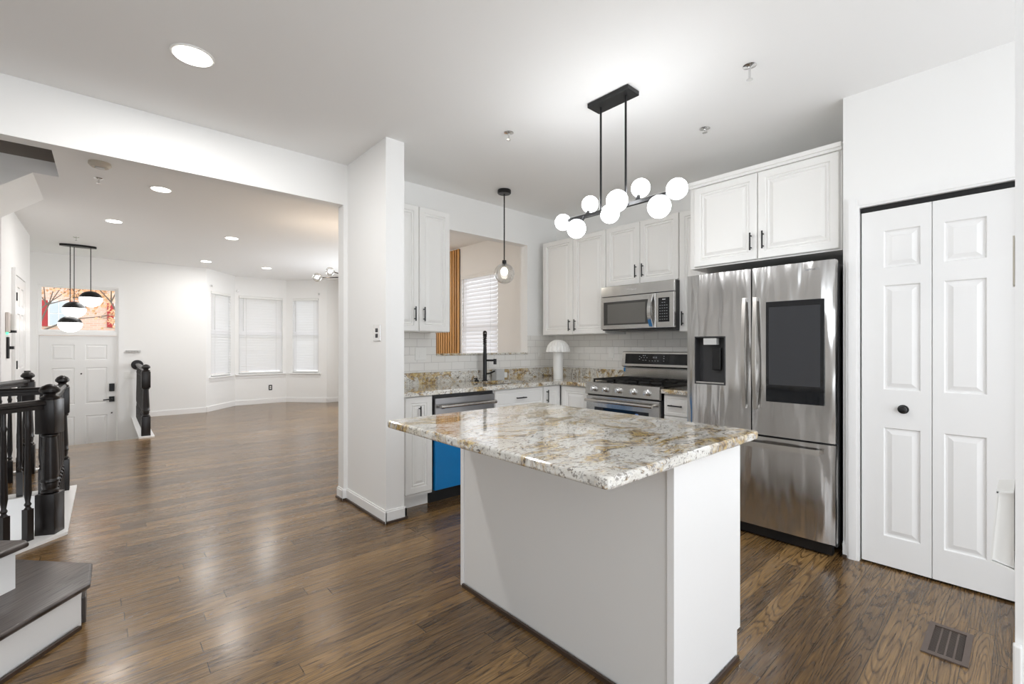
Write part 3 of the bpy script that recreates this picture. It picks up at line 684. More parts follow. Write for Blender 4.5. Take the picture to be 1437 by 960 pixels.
for (xx, yy) in ((0.03, 0.08), (Wd - 0.08, 0.08), (0.03, 0.55), (Wd - 0.08, 0.55)): MB().box(xx, xx + 0.05, yy, yy + 0.04, 0.0, 0.03).build('levelling_foot', BLACK, rg)

# ------------------------------------------------------------------ microwave
mw = thing('microwave_oven', 'stainless over-the-range microwave with dark window and curved handle', 'microwave', (3.575, 2.713, 1.405), R90)
MB().box(0, 0.758, 0.02, 0.42, 0.0, 0.414).build('body', DKPL, mw)
MB().box(0, 0.758, -0.006, 0.0195, 0.318, 0.414, 0.003).build('vent_band', STEEL, mw)
md = MB().box(0, 0.585, -0.010, 0.0195, 0.010, 0.314, 0.004).build('door', STEEL, mw)
MB().box(0.035, 0.512, -0.0125, -0.009, 0.048, 0.266, 0.001).build('window', mat('microwave_window', (0.055, 0.053, 0.050), 0.12), md)
MB().box(0.080, 0.485, -0.0135, -0.012, 0.062, 0.244, 0.0005).build('window_mesh', mat('microwave_mesh', (0.14, 0.135, 0.125), 0.2), md)
pts = [(0.545 - 0.0 * math.sin(PI * t), -0.012 - 0.038 * math.sin(PI * t), 0.022 + 0.280 * t) for t in [i / 14 for i in range(15)]]
mb = MB()
for (p, q) in zip(pts, pts[1:]):
    mb.poly3([(p[0] - 0.017, p[1] - 0.007, p[2]), (p[0] + 0.017, p[1] - 0.007, p[2]), (p[0] + 0.017, p[1] + 0.004, p[2]), (p[0] - 0.017, p[1] + 0.004, p[2])],
             [(q[0] - 0.017, q[1] - 0.007, q[2]), (q[0] + 0.017, q[1] - 0.007, q[2]), (q[0] + 0.017, q[1] + 0.004, q[2]), (q[0] - 0.017, q[1] + 0.004, q[2])])
mb.build('handle', CHROME, md)
pn = MB().box(0.588, 0.758, -0.010, 0.0195, 0.010, 0.314, 0.003).build('control_panel', STEEL, mw)
kp = MB().box(0.612, 0.715, -0.0125, -0.009, 0.060, 0.268, 0.001).build('keypad', BLKG, pn)
mb = MB()
for r in range(7):
    for c_ in range(4):
        if r == 6 and c_ in (0, 3): continue
        mb.box(0.625 + c_ * 0.021, 0.635 + c_ * 0.021, -0.0135, -0.0126, 0.080 + r * 0.024, 0.083 + r * 0.024)
mb.box(0.650, 0.680, -0.0135, -0.0126, 0.248, 0.256)
mb.build('printed_symbols', LITE, kp)
def text(body, size, loc, rot, m, name, parent=None, ext=0.0006, align='CENTER'):
    cu = bpy.data.curves.new(name, 'FONT'); cu.body = body; cu.size = size; cu.extrude = ext; cu.align_x = align; cu.align_y = 'CENTER'
    tmp = bpy.data.objects.new(name, cu); C.objects.link(tmp)
    dg = bpy.context.evaluated_depsgraph_get(); me = bpy.data.meshes.new_from_object(tmp.evaluated_get(dg))
    C.objects.unlink(tmp); bpy.data.objects.remove(tmp)
    o = bpy.data.objects.new(name, me); C.objects.link(o); me.materials.clear(); me.materials.append(m)
    o.location = loc; o.rotation_euler = rot
    if parent: o.parent = parent
    return o
text('Whirlpool', 0.026, (0.335, -0.0068, 0.368), (PI / 2, 0, 0), mat('badge_silver', (0.85, 0.85, 0.85), 0.3, 1.0), 'logo_lettering', mw)

# ------------------------------------------------------------------ refrigerator
fr = thing('refrigerator', 'stainless french-door refrigerator with touch screen and water dispenser', 'refrigerator', (3.19, 1.650, 0), R90)
FW = 0.912
MB().box(0.004, FW - 0.004, 0.075, 0.80, 0.05, 1.755, 0.004).build('body', mat('fridge_side_dark', (0.035, 0.035, 0.037), 0.4), fr)
MB().box(0.02, FW - 0.02, 0.03, 0.0745, 0.012, 0.078).build('kick_grille', BLACK, fr)
def fdoor(x0, x1, z0, z1, name, hole=None):
    mb = MB(); n = 14
    # gently bowed front with rounded vertical edges
    prof = []
    wd = x1 - x0
    for i in range(n + 1):
        t = i / n; prof.append((x0 + wd * t, 0.010 - 0.010 * (1 - (2 * t - 1) ** 2) ** 0.5 if 0 < t < 1 else 0.010))
    pts = prof + [(x1, 0.068), (x0, 0.068)]
    if hole is None:
        mb.prism(pts, z0, z1)
    else:
        h0, h1, hz0, hz1 = hole
        mb.prism(pts, z0, hz0); mb.prism(pts, hz1, z1)
        def yat(x): 
            t = (x - x0) / wd; return 0.010 - 0.010 * (1 - (2 * t - 1) ** 2) ** 0.5
        L = [p for p in prof if p[0] < h0] + [(h0, yat(h0)), (h0, 0.068), (x0, 0.068)]
        R = [(h1, yat(h1))] + [p for p in prof if p[0] > h1] + [(x1, 0.068), (h1, 0.068)]
        mb.prism(L, hz0, hz1); mb.prism(R, hz0, hz1)
    return mb.build(name, STEELF, fr, True)
hole = (0.062, 0.280, 0.985, 1.325)
d1 = fdoor(0.0, 0.443, 0.680, 1.768, 'left_door', hole)
d2 = fdoor(0.451, FW, 0.680, 1.768, 'right_door')
d3 = fdoor(0.0, FW, 0.082, 0.668, 'freezer_drawer')
MB().box(0.444, 0.450, 0.03, 0.074, 0.68, 1.765).build('door_seal', BLACK, fr)
MB().box(0.01, FW - 0.01, 0.03, 0.074, 0.668, 0.680).build('drawer_seal', BLACK, fr)
# dispenser
h0, h1, z0_, z1_ = hole
mb = MB(); f = 0.008
mb.box(h0, h0 + f, -0.004, 0.066, z0_, z1_); mb.box(h1 - f, h1, -0.004, 0.066, z0_, z1_); mb.box(h0 + f, h1 - f, -0.004, 0.066, z0_, z0_ + f); mb.box(h0 + f, h1 - f, -0.004, 0.066, z1_ - f, z1_)
mb.box(h0 + f, h1 - f, 0.058, 0.066, z0_ + f, z1_ - f)
dp = mb.build('water_dispenser', DKPL, d1)
MB().box(0.125, 0.218, -0.002, 0.050, 1.265, 1.312, 0.003).build('dispenser_controls', GREYP, dp)
MB().box(0.172, 0.235, 0.030, 0.048, 1.085, 1.245, 0.006).build('paddle', BLACK, dp)
MB().box(0.070, 0.272, 0.0, 0.055, 0.993, 1.003).build('drip_tray', STEEL, dp)
# screen
sc_ = MB().box(0.539, 0.860, -0.0035, 0.0008, 0.900, 1.540, 0.001).build('touch_screen', BLKG, d2)
MB().box(0.556, 0.840, -0.0042, -0.0034, 1.010, 1.505).build('display', SCRN, sc_)
# handles
def fhandle(x, zz0, zz1, parent):
    mb = MB(); n = 16; hw, th = 0.011, 0.012
    P = [(x, -0.030 - 0.024 * math.sin(PI * i / n), zz0 + (zz1 - zz0) * i / n) for i in range(n + 1)]
    for p, q in zip(P, P[1:]):
        mb.poly3([(p[0] - hw, p[1], p[2]), (p[0] + hw, p[1], p[2]), (p[0] + hw, p[1] + th, p[2]), (p[0] - hw, p[1] + th, p[2])],
                 [(q[0] - hw, q[1], q[2]), (q[0] + hw, q[1], q[2]), (q[0] + hw, q[1] + th, q[2]), (q[0] - hw, q[1] + th, q[2])])
    for z in (zz0 + 0.012, zz1 - 0.012): mb.box(x - 0.008, x + 0.008, -0.022, 0.012, z - 0.012, z + 0.012)
    mb.build('handle', NICKEL, parent)
fhandle(0.413, 0.845, 1.575, d1); fhandle(0.481, 0.845, 1.575, d2)
mb = MB(); n = 16; hw, th = 0.016, 0.012
P = [(0.07 + (FW - 0.14) * i / n, -0.034 - 0.024 * math.sin(PI * i / n), 0.620) for i in range(n + 1)]
for p, q in zip(P, P[1:]):
    mb.poly3([(p[0], p[1], p[2] - hw), (p[0], p[1], p[2] + hw), (p[0], p[1] + th, p[2] + hw), (p[0], p[1] + th, p[2] - hw)],
             [(q[0], q[1], q[2] - hw), (q[0], q[1], q[2] + hw), (q[0], q[1] + th, q[2] + hw), (q[0], q[1] + th, q[2] - hw)])
for x in (0.082, FW - 0.082): mb.box(x - 0.012, x + 0.012, -0.026, 0.012, 0.610, 0.630)
mb.build('handle', NICKEL, d3)
text('SAMSUNG', 0.017, (0.795, -0.0015, 1.720), (PI / 2, 0, 0), mat('badge_grey', (0.35, 0.35, 0.36), 0.4, 0.6), 'logo_lettering', d2)
for x in (0.08, FW - 0.12):
    for yy in (0.09, 0.68): MB().box(x, x + 0.05, yy, yy + 0.06, 0.0, 0.05).build('levelling_foot', BLACK, fr)

# ------------------------------------------------------------------ island
isl = thing('kitchen_island', 'white panelled kitchen island body on the dark wood floor', 'island', (0, 0, 0))
ix0, ix1, iy0, iy1 = 1.405, 1.955, 0.772, 1.972
MB().prism([(ix0, iy0 + 0.006), (ix1 - 0.05, iy0 + 0.006), (ix1 - 0.05, iy1), (ix0, iy1)], 0.0, CZ0 - 0.001).box(ix1 - 0.05, ix1 - 0.02, iy0 + 0.006, iy1, 0.11, CZ0 - 0.001).build('body', mat('island_paint', (0.74, 0.735, 0.72), 0.4), isl)
# near end panel with toe notch, side stiles
mb = MB(); mb.box(ix0 + 0.004, ix1 - 0.05, iy0, iy0 + 0.0055, 0.0, CZ0 - 0.001); mb.box(ix1 - 0.05, ix1 - 0.02, iy0, iy0 + 0.0055, 0.11, CZ0 - 0.001)
mb.build('end_panel', TRIM, isl)
MB().box(ix0 - 0.006, ix0 + 0.0035, iy0 - 0.005, iy0 + 0.022, 0.0, CZ0 - 0.001, 0.002).build('corner_stile', TRIM, isl)
MB().box(ix0 - 0.006, ix0 - 0.0005, iy1 - 0.02, iy1 + 0.004, 0.0, CZ0 - 0.001).build('corner_stile', TRIM, isl)
MB().box(ix0 - 0.017, ix0 - 0.0065, iy0, iy1 - 0.022, 0.0, 0.018).box(ix0, ix1 - 0.06, iy0 - 0.013, iy0 - 0.0055, 0.0, 0.018).build('shoe_moulding', SHOE, isl)
r_ = bpy.data.objects
for k, (a, b) in enumerate(((0.006, 0.397), (0.403, 0.797), (0.803, 1.194))):
    mb_parent = isl
    # doors on the range side (face +x)
    d = cab_door(a, b, 0.125, 0.865, 0.0, None); d.parent = isl; d.location = (ix1, iy0 + 0.003, 0); d.rotation_euler = (0, 0, PI / 2)
    bar_pull(b - 0.04 if k != 1 else a + 0.04, 0.78, 0.0, d)
mb = MB(); mb.prism([(0.982, 0.722), (2.002, 0.722), (2.002, 1.985), (0.982, 1.985)], CZ0, CZ1)
bm = mb.bm
ve = [e for e in bm.edges if abs(e.verts[0].co.z - e.verts[1].co.z) > 0.01]
bmesh.ops.bevel(bm, geom=ve, offset=0.02, segments=4, profile=0.5, affect='EDGES')
he = [e for e in bm.edges if abs(e.verts[0].co.z - e.verts[1].co.z) < 1e-4 and len(e.link_faces) == 2 and any(abs(f.normal.z) > 0.9 for f in e.link_faces) and not all(abs(f.normal.z) > 0.9 for f in e.link_faces)]
bm.normal_update()
he = [e for e in bm.edges if abs(e.verts[0].co.z - e.verts[1].co.z) < 1e-4 and any(abs(f.normal.z) > 0.9 for f in e.link_faces)]
bmesh.ops.bevel(bm, geom=he, offset=0.009, segments=3, profile=0.5, affect='EDGES')
o = mb.build('granite_island_top', GRAN, None, False); tag(o, 'polished gold, white and brown granite slab overhanging the island', 'countertop')

# ------------------------------------------------------------------ bubble chandelier over the island (bar runs along y)
ch = thing('globe_chandelier', 'black linear chandelier with eight glowing white globes above the island', 'chandelier', (2.262, 1.6, 2.075))
cz = H - 2.075
MB().box(-0.058, 0.058, -0.11, 0.18, cz - 0.028, cz - 0.001, 0.003).build('canopy', BLACK, ch)
def onx(px, py, X):
    S, Cc = math.sin(YAW), math.cos(YAW); u = (px - 718.5) / F_PX; r = (S + u * Cc, Cc - u * S, -(py - 486) / F_PX); t = X / r[0]
    return Vector((X, r[1] * t, CAM_H + r[2] * t))
def onyy(px, py, Y):
    S, Cc = math.sin(YAW), math.cos(YAW); u = (px - 718.5) / F_PX; r = (S + u * Cc, Cc - u * S, -(py - 486) / F_PX); t = Y / r[1]
    return Vector((r[0] * t, Y, CAM_H + r[2] * t))
BZc = 0.0
MB().box(-0.011, 0.011, -0.385, 0.385, BZc - 0.011, BZc + 0.011, 0.002).build('arm_bar', BLACK, ch)
for yy in (0.122, -0.057):
    MB().tube([(0, yy, BZc), (0, yy, cz - 0.028)], 0.0065, 10).build('rod', BLACK, ch, True)
# globes: (x offset, y offset, z offset, radius)
globes = [(0.0, 0.431, 0.0, 0.052), (-0.072, 0.254, -0.089, 0.058), (0.028, 0.227, 0.077, 0.052), (0.038, 0.082, -0.012, 0.057), (-0.092, -0.062, 0.005, 0.061), (0.038, -0.132, 0.09, 0.053), (-0.072, -0.314, -0.081, 0.06), (0.0, -0.376, 0.014, 0.055)]
for gx, gy, gz, gr in globes:
    g = MB().sphere((gx, gy, gz), gr, 24, 16).build('globe', GLOBE, ch, True)
    yb = max(-0.38, min(0.38, gy)); d = Vector((gx, gy, gz)) - Vector((0, yb, BZc)); 
    if d.length > 1e-3:
        e = Vector((0, yb, BZc)) + d.normalized() * max(0.012, d.length - gr + 0.010)
        MB().tube([(0, yb, BZc), tuple(e)], 0.012, 12).build('socket', BLACK, g, True)

# ------------------------------------------------------------------ clear globe pendant by the sink
pd = thing('glass_pendant', 'clear glass globe pendant hanging in front of the pass-through', 'pendant lamp', (2.835, 3.29, 0))
MB().lathe((0, 0, H - 0.001), [(0.062, 0.0), (0.064, -0.006), (0.064, -0.030), (0.058, -0.036), (0.0, -0.037)], 28).build('canopy', BLACK, pd, True)
MB().tube([(0, 0, H - 0.03), (0, 0, 2.06)], 0.006, 10).build('rod', BLACK, pd, True)
MB().lathe((0, 0, 2.035), [(0.007, 0.04), (0.02, 0.036), (0.022, -0.012), (0.0, -0.013)], 20).build('socket', BLACK, pd, True)
MB().lathe((0, 0, 1.945), [(0.098 * math.sin(a), 0.098 * math.cos(a)) for a in [0.22 + (PI - 0.221) * i / 20 for i in range(21)]], 32).build('glass_globe', CLEAR, pd, True)
MB().sphere((0, 0, 1.965), 0.032, 18, 12, 1.25).build('bulb', BULB, pd, True)

# ------------------------------------------------------------------ foyer pendant cluster
fp = thing('pendant_cluster', 'cluster of three black-capped opal globe pendants by the front door', 'pendant lamp', (-0.29, 9.25, 0))
MB().prism([(0.20 * math.cos(2 * PI * k / 28), 0.07 * math.sin(2 * PI * k / 28)) for k in range(28)], H - 0.03, H - 0.001).build('canopy', BLACK, fp)
for (dx, dy_, zc) in ((-0.085, -0.02, 1.575), (-0.045, 0.02, 1.79), (0.135, 0.0, 1.955)):
    g = MB().lathe((dx, dy_, zc), [(0.132 * math.sin(PI * i / 16), -0.115 * math.cos(PI * i / 16)) for i in range(0, 10)] + [(0.0, 0.02)], 28).build('opal_shade', GLOBEF, fp, True)
    MB().lathe((dx, dy_, zc), [(0.0, 0.023), (0.133, 0.022)] + [(0.134 * math.sin(PI * i / 16), -0.12 * math.cos(PI * i / 16)) for i in range(10, 17)], 28).build('shade_cap', BLACK, g, True)
    MB().tube([(dx, dy_, zc + 0.11), (dx, dy_, H - 0.03)], 0.005, 8).build('cord', BLACK, fp, True)

# ------------------------------------------------------------------ bubble fixture in the living room
lf = thing('bubble_chandelier', 'branching fixture with clear round bulbs peeking past the stub wall', 'chandelier', (2.30, 5.6, 2.12))
MB().lathe((0, 0, H - 2.12), [(0.06, -0.001), (0.06, -0.03), (0.0, -0.031)], 24).build('canopy', BRASS, lf, True)
MB().tube([(0, 0, 0), (0, 0, H - 2.15)], 0.008, 8).build('stem', BLACK, lf, True)
for (ax, ay, az) in ((-0.39, 0.07, -0.033), (-0.276, -0.036, 0.036), (0.38, -0.10, 0.0), (0.2, 0.32, 0.05), (0.1, -0.35, -0.04)):
    ar = MB().tube([(0, 0, 0), (ax * 0.85, ay * 0.85, az)], 0.006, 8).build('arm', BLACK, lf, True)
    MB().sphere((ax, ay, az), 0.052, 20, 12).build('glass_bulb', CLEAR, ar, True)
    MB().sphere((ax, ay, az), 0.020, 14, 10).build('filament', FILA, ar, True)

# ------------------------------------------------------------------ recessed lights
cans = [((0.335, 2.823), 'recessed ceiling light in the kitchen, nearest the camera', 0.085), ((0.396, 5.42), 'recessed light in the living room, closest to the header beam', 0.075),
        ((0.08, 7.17), 'recessed light in the living room, leftmost of the middle row', 0.075), ((1.30, 7.23), 'recessed light in the living room, right one of the middle row', 0.075),
        ((1.32, 9.50), 'recessed light in the living room, left one nearest the bay window', 0.075), ((2.29, 9.55), 'recessed light in the living room, right one nearest the bay window', 0.075)]
CAN_W = 7
for (x, y), lab, r in cans:
    t = thing('recessed_light', lab, 'ceiling light', (x, y, H), 0, 'recessed ceiling lights')
    MB().lathe((0, 0, 0), [(r, -0.0005), (r + 0.012, -0.001), (r + 0.010, -0.006), (r, -0.007)], 32).build('trim_ring', PLAST, t, True)
    MB().lathe((0, 0, 0), [(0.0, -0.0075), (r - 0.002, -0.0078), (r - 0.002, -0.0095), (0.0, -0.010)], 32).build('lens', CANL, t)
    ld = bpy.data.lights.new('downlight', 'AREA'); ld.shape = 'DISK'; ld.size = r * 2; ld.energy = CAN_W if y > 4 else 16; ld.color = (1.0, 0.985, 0.965)
    lo = bpy.data.objects.new('downlight', ld); C.objects.link(lo); lo.location = (x, y, H - 0.012)

# sprinklers, detector
def sprinkler(x, y, lab, drop=0.045):
    s = thing('fire_sprinkler', lab, 'sprinkler', (x, y, H), 0, 'ceiling sprinklers')
    MB().lathe((0, 0, 0), [(0.030, -0.0005), (0.034, -0.003), (0.012, -0.010), (0.0, -0.011)], 20).build('escutcheon', CHROME, s, True)
    MB().tube([(0, 0, -0.008), (0, 0, -drop)], 0.006, 8).lathe((0, 0, -drop), [(0.0, 0.002), (0.016, 0.001), (0.016, -0.001), (0.0, -0.002)], 12).build('head', CHROME, s)
sprinkler(2.546, 0.967, 'small pendent sprinkler in the kitchen ceiling above the pantry side', 0.075)
sprinkler(2.095, 2.383, 'small pendent sprinkler between pendant and island chandelier', 0.05)
sprinkler(3.05, 1.448, 'chrome sprinkler in front of the refrigerator cabinet', 0.03)
sprinkler(-0.04, 5.44, 'chrome sprinkler next to the stair opening in the living ceiling')
sprinkler(-0.29, 8.59, 'chrome sprinkler just before the foyer pendants')
sd = thing('smoke_detector', 'beige round smoke detector on the living ceiling near the header', 'smoke detector', (-0.03, 4.98, H))
MB().lathe((0, 0, 0), [(0.07, -0.0005), (0.072, -0.02), (0.055, -0.038), (0.0, -0.04)], 28).build('housing', mat('aged_plastic', (0.55, 0.50, 0.42), 0.5), sd, True)
MB().lathe((0, 0, -0.04), [(0.03, 0.001), (0.03, -0.006), (0.0, -0.007)], 20).build('grille', GREYP, sd, True)

# ------------------------------------------------------------------ faucet, counter items
fc = thing('spring_faucet', 'tall black spring pull-down faucet behind the sink', 'faucet', (2.83, 3.58, CZ1), math.radians(-38.5))
MB().lathe((0, 0, 0), [(0.028, 0.0005), (0.028, 0.008), (0.020, 0.012), (0.020, 0.275), (0.017, 0.28), (0.0, 0.281)], 20).build('column', BLACK, fc, True)
arc = [(0, 0, 0.275 + 0.15 * t / 5) for t in range(6)] + [(0, -0.055 + 0.055 * math.cos(a), 0.425 + 0.055 * math.sin(a)) for a in [PI * i / 12 for i in range(1, 13)]] + [(0, -0.11, 0.40), (0, -0.11, 0.36)]
MB().tube(arc, 0.0055, 10).build('hose', BLACK, fc, True)
coil = []; L = [Vector(p) for p in arc]
acc = [0]
for a, b in zip(L, L[1:]): acc.append(acc[-1] + (b - a).length)
tot = acc[-1]; NT = 19; ST = 12
for i in range(NT * ST + 1):
    s_ = tot * i / (NT * ST); k = max(j for j in range(len(acc)) if acc[j] <= s_ + 1e-9); k = min(k, len(L) - 2)
    f_ = (s_ - acc[k]) / (acc[k + 1] - acc[k]); p = L[k].lerp(L[k + 1], f_); t_v = (L[k + 1] - L[k]).normalized()
    u_ = Vector((1, 0, 0)); w_ = t_v.cross(u_); an = 2 * PI * i / ST
    coil.append(p + (u_ * math.cos(an) + w_ * math.sin(an)) * 0.0165)
MB().tube(coil, 0.0042, 6).build('spring', BLACK, fc, True)
MB().lathe((0, -0.11, 0.26), [(0.012, 0.0), (0.017, 0.004), (0.016, 0.06), (0.012, 0.10), (0.0, 0.101)], 16).build('spray_head', BLACK, fc, True)
MB().tube([(0, 0, 0.205), (0.05, -0.015, 0.205), (0.105, -0.02, 0.205)], 0.010, 10).lathe((0.10, -0.02, 0.165), [(0.016, 0.0), (0.016, 0.055)], 12).build('docking_arm', BLACK, fc, True)
MB().tube([(0.0, 0, 0.07), (0.045, -0.01, 0.075), (0.10, -0.02, 0.10)], 0.008, 8).build('lever', BLACK, fc, True)
so = thing('soap_dispenser', 'low black deck-mounted dispenser left of the faucet', 'soap dispenser', (2.73, 3.585, CZ1))
MB().lathe((0, 0, 0), [(0.022, 0.0005), (0.022, 0.012), (0.010, 0.018), (0.010, 0.035), (0.0, 0.036)], 16).tube([(0, 0, 0.03), (-0.05, -0.03, 0.03)], 0.006, 8).build('pump', BLACK, so, True)
sc2 = thing('sponge_caddy', 'pale grey caddy by the sink with a white sponge beside it', 'caddy', (3.02, 3.60, CZ1))
mb = MB(); mb.box(-0.055, 0.055, -0.035, -0.03, 0.0005, 0.11); mb.box(-0.055, 0.055, 0.03, 0.035, 0.0005, 0.11); mb.box(-0.055, -0.05, -0.03, 0.03, 0.0005, 0.11); mb.box(0.05, 0.055, -0.03, 0.03, 0.0005, 0.11); mb.box(-0.05, 0.05, -0.03, 0.03, 0.0005, 0.006)
mb.build('holder', GREYP, sc2)
MB().box(0.058, 0.10, -0.03, 0.03, 0.02, 0.075, 0.006).build('sponge', PLAST, sc2)
# pleated white lamp in the corner
tl = thing('table_lamp', 'white mushroom-shaped table lamp with pleated shade in the counter corner', 'lamp', (3.60, 3.30, CZ1))
MB().lathe((0, 0, 0), [(0.052, 0.0005), (0.052, 0.30), (0.0, 0.301)], 28).build('column', PLAST, tl, True)
mb = MB(); n = 48; rings = []
for (r, z) in ((0.122, 0.285), (0.122, 0.300), (0.112, 0.345), (0.085, 0.385), (0.045, 0.408), (0.004, 0.414)):
    rings.append([mb._v(((r * (1 + (0.045 if k % 2 else 0))) * math.cos(2 * PI * k / n), (r * (1 + (0.045 if k % 2 else 0))) * math.sin(2 * PI * k / n), z)) for k in range(n)])
for a, b in zip(rings, rings[1:]):
    for k in range(n): mb.bm.faces.new([a[k], a[(k + 1) % n], b[(k + 1) % n], b[k]])
mb.bm.faces.new(rings[0][::-1]); mb.bm.faces.new(rings[-1]); mb.build('pleated_shade', PLAST, tl)

# outlets and switches
def plate(name, lab, cat, loc, rz, m, w_=0.07, h_=0.115, dark=None, n=2, grp=None):
    t = thing(name, lab, cat, loc, rz, grp)
    MB().box(-w_ / 2, w_ / 2, -0.006, -0.0005, -h_ / 2, h_ / 2, 0.002).build('cover_plate', m, t)
    for k in range(n):
        z = 0 if n == 1 else (0.02 if k else -0.02)
        MB().box(-0.016, 0.016, -0.009, -0.0061, z - 0.0145, z + 0.0145, 0.001).build('receptacle' if cat == 'outlet' else 'rocker', dark or m, t)
    return t
plate('wall_outlet', 'white double outlet in the tiles under the wall cabinet by the stub', 'outlet', (2.165, YS - 0.009, 1.185), 0, PLAST, 0.115, n=2)
plate('wall_outlet', 'white outlet in the tiles right of the pass-through', 'outlet', (3.72, YS - 0.009, 1.19), 0, PLAST)
plate('wall_outlet', 'white outlet in the tiles left of the range', 'outlet', (XR - 0.009, 2.90, 1.19), R90, PLAST)
plate('wall_outlet', 'black outlet under the middle bay window', 'outlet', (2.73, 11.08, 0.345), 0, BLACK, dark=PLAST)
t = plate('light_switch', 'polished steel switch plate on the stub wall', 'switch', (1.487, 3.148, 1.352), R90, CHROME, 0.115, 0.118, dark=DKPL, n=2)
# foyer wall bits: key rail, panel
kr = thing('key_rack', 'small grey key rack with hooks beside the front door', 'rack', (0.37, YF, 1.165))
MB().box(-0.10, 0.10, -0.02, -0.001, -0.02, 0.02).build('rail', GREYP, kr)
mb = MB()
for k in range(5): mb.box(-0.085 + k * 0.038, -0.070 + k * 0.038, -0.045, -0.0205, -0.018, 0.018)
mb.build('hooks', GREYP, kr)
plate('light_switch', 'white switch plate on the front wall below the key rack', 'switch', (0.31, YF, 0.755), 0, PLAST, 0.16, 0.12, n=2)
wb = thing('wall_bracket_light', 'small white cylinder lamp with black base on the foyer left wall', 'wall lamp', (-0.75, 6.90, 1.50), PI / 2)
MB().box(-0.06, 0.055, -0.025, -0.001, -0.10, 0.10, 0.004).build('back_box', mat('beige_plastic', (0.68, 0.62, 0.58), 0.5), wb)
MB().lathe((0.09, -0.035, 0.0), [(0.030, -0.08), (0.030, 0.09), (0.0, 0.091)], 20).build('shade', PLAST, wb, True)
MB().lathe((0.09, -0.035, 0.0), [(0.031, -0.105), (0.031, -0.081)], 20).build('base_cap', BLACK, wb, True)
MB().box(0.0, 0.03, -0.015, -0.0015, -0.125, -0.101).build('indicator', LED, wb)
th_ = MB().box(-0.03, 0.03, -0.02, -0.001, -0.11, 0.11, 0.004).box(0.0, 0.06, -0.05, -0.0205, -0.015, 0.015).build('key_switch', BLACK); th_.location = (-0.75, 6.93, 1.24); th_.rotation_euler = (0, 0, PI / 2)
tag(th_, 'small black vertical switch under the cylinder wall lamp', 'switch')

# ------------------------------------------------------------------ wood slat panel in the dining area
wsp = thing('slat_panel', 'vertical warm wood slat panel on the wall beside the dining window', 'wall panel', (XR, 5.66, 0), R90)
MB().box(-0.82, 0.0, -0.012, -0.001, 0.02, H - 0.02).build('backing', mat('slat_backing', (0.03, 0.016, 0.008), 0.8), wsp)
for k in range(13):
    x = -0.002 - k * 0.064
    MB().box(x - 0.036, x, -0.028, -0.0125, 0.02, H - 0.02).build('slat', SLATM, wsp)

# ------------------------------------------------------------------ floor register
vt = thing('floor_register', 'brown metal floor register in front of the pantry door', 'vent', (2.655, 0.215, 0))
mb = MB(); W2, D2 = 0.15, 0.070
# frame plus bars
mb.box(-W2, W2, -D2, -D2 + 0.02, 0.0005, 0.006); mb.box(-W2, W2, D2 - 0.02, D2, 0.0005, 0.006); mb.box(-W2, -W2 + 0.025, -D2 + 0.02, D2 - 0.02, 0.0005, 0.006); mb.box(W2 - 0.025, W2, -D2 + 0.02, D2 - 0.02, 0.0005, 0.006)
mb.build('frame', BRONZE, vt)
mb = MB()
for k in range(21):
    x = -0.119 + k * 0.0117; mb.box(x, x + 0.0040, -D2 + 0.02, D2 - 0.02, 0.001, 0.0022)
for y_ in (-0.026, 0.0, 0.026): mb.box(-0.125, 0.125, y_ - 0.003, y_ + 0.003, 0.001, 0.0024)
mb.build('louvre_grid', BRONZE, vt)
MB().box(-0.125, 0.125, -D2 + 0.02, D2 - 0.02, 0.0003, 0.0008).build('duct_shadow_plate', IRON, vt)

# ------------------------------------------------------------------ right edge: wall end with a bin on it
# the wall runs away from the camera, seen almost edge-on
mb = MB(); a = [(1.46, 0.0132), (1.60, 0.0145), (1.60, -0.10), (1.46, -0.10)]
mb.prism(a, 0.0, H); struct(mb.build('wall_side', TRIM))
mb = MB(); mb.box(1.44, 1.459, 0.003, 0.0165, 0.0, 0.62, 0.003); struct(mb.build('trim_5', TRIM))
hg = MB().box(1.50, 1.54, 0.0140, 0.0170, 1.39, 1.50).build('hinge_plate', mat('ivory_plate', (0.70, 0.67, 0.58), 0.4)); tag(hg, 'ivory plate high on the white edge at the far right', 'plate')
bn = thing('open_bin', 'white open plastic bin fixed low on the white edge at far right', 'bin', (1.515, 0.0145, 0.865))
mb = MB(); bx0, bx1 = -0.055, 0.075
mb.poly3([(bx0, 0.0, -0.098), (bx0, 0.036, -0.088), (bx0, 0.036, -0.083), (bx0, 0.0, -0.092)], [(bx1, 0.0, -0.098), (bx1, 0.036, -0.088), (bx1, 0.036, -0.083), (bx1, 0.0, -0.092)])
mb.poly3([(bx0, 0.033, -0.083), (bx0, 0.036, -0.083), (bx0, 0.026, 0.072), (bx0, 0.023, 0.072)], [(bx1, 0.033, -0.083), (bx1, 0.036, -0.083), (bx1, 0.026, 0.072), (bx1, 0.023, 0.072)])
mb.poly3([(bx0, 0.0, 0.078), (bx0, 0.026, 0.072), (bx0, 0.026, 0.068), (bx0, 0.0, 0.073)], [(bx1, 0.0, 0.078), (bx1, 0.026, 0.072), (bx1, 0.026, 0.068), (bx1, 0.0, 0.073)])
mb.poly3([(bx1 - 0.004, 0.0, -0.090), (bx1 - 0.004, 0.033, -0.082), (bx1 - 0.004, 0.023, 0.068), (bx1 - 0.004, 0.0, 0.072)], [(bx1, 0.0, -0.090), (bx1, 0.033, -0.082), (bx1, 0.023, 0.068), (bx1, 0.0, 0.072)])
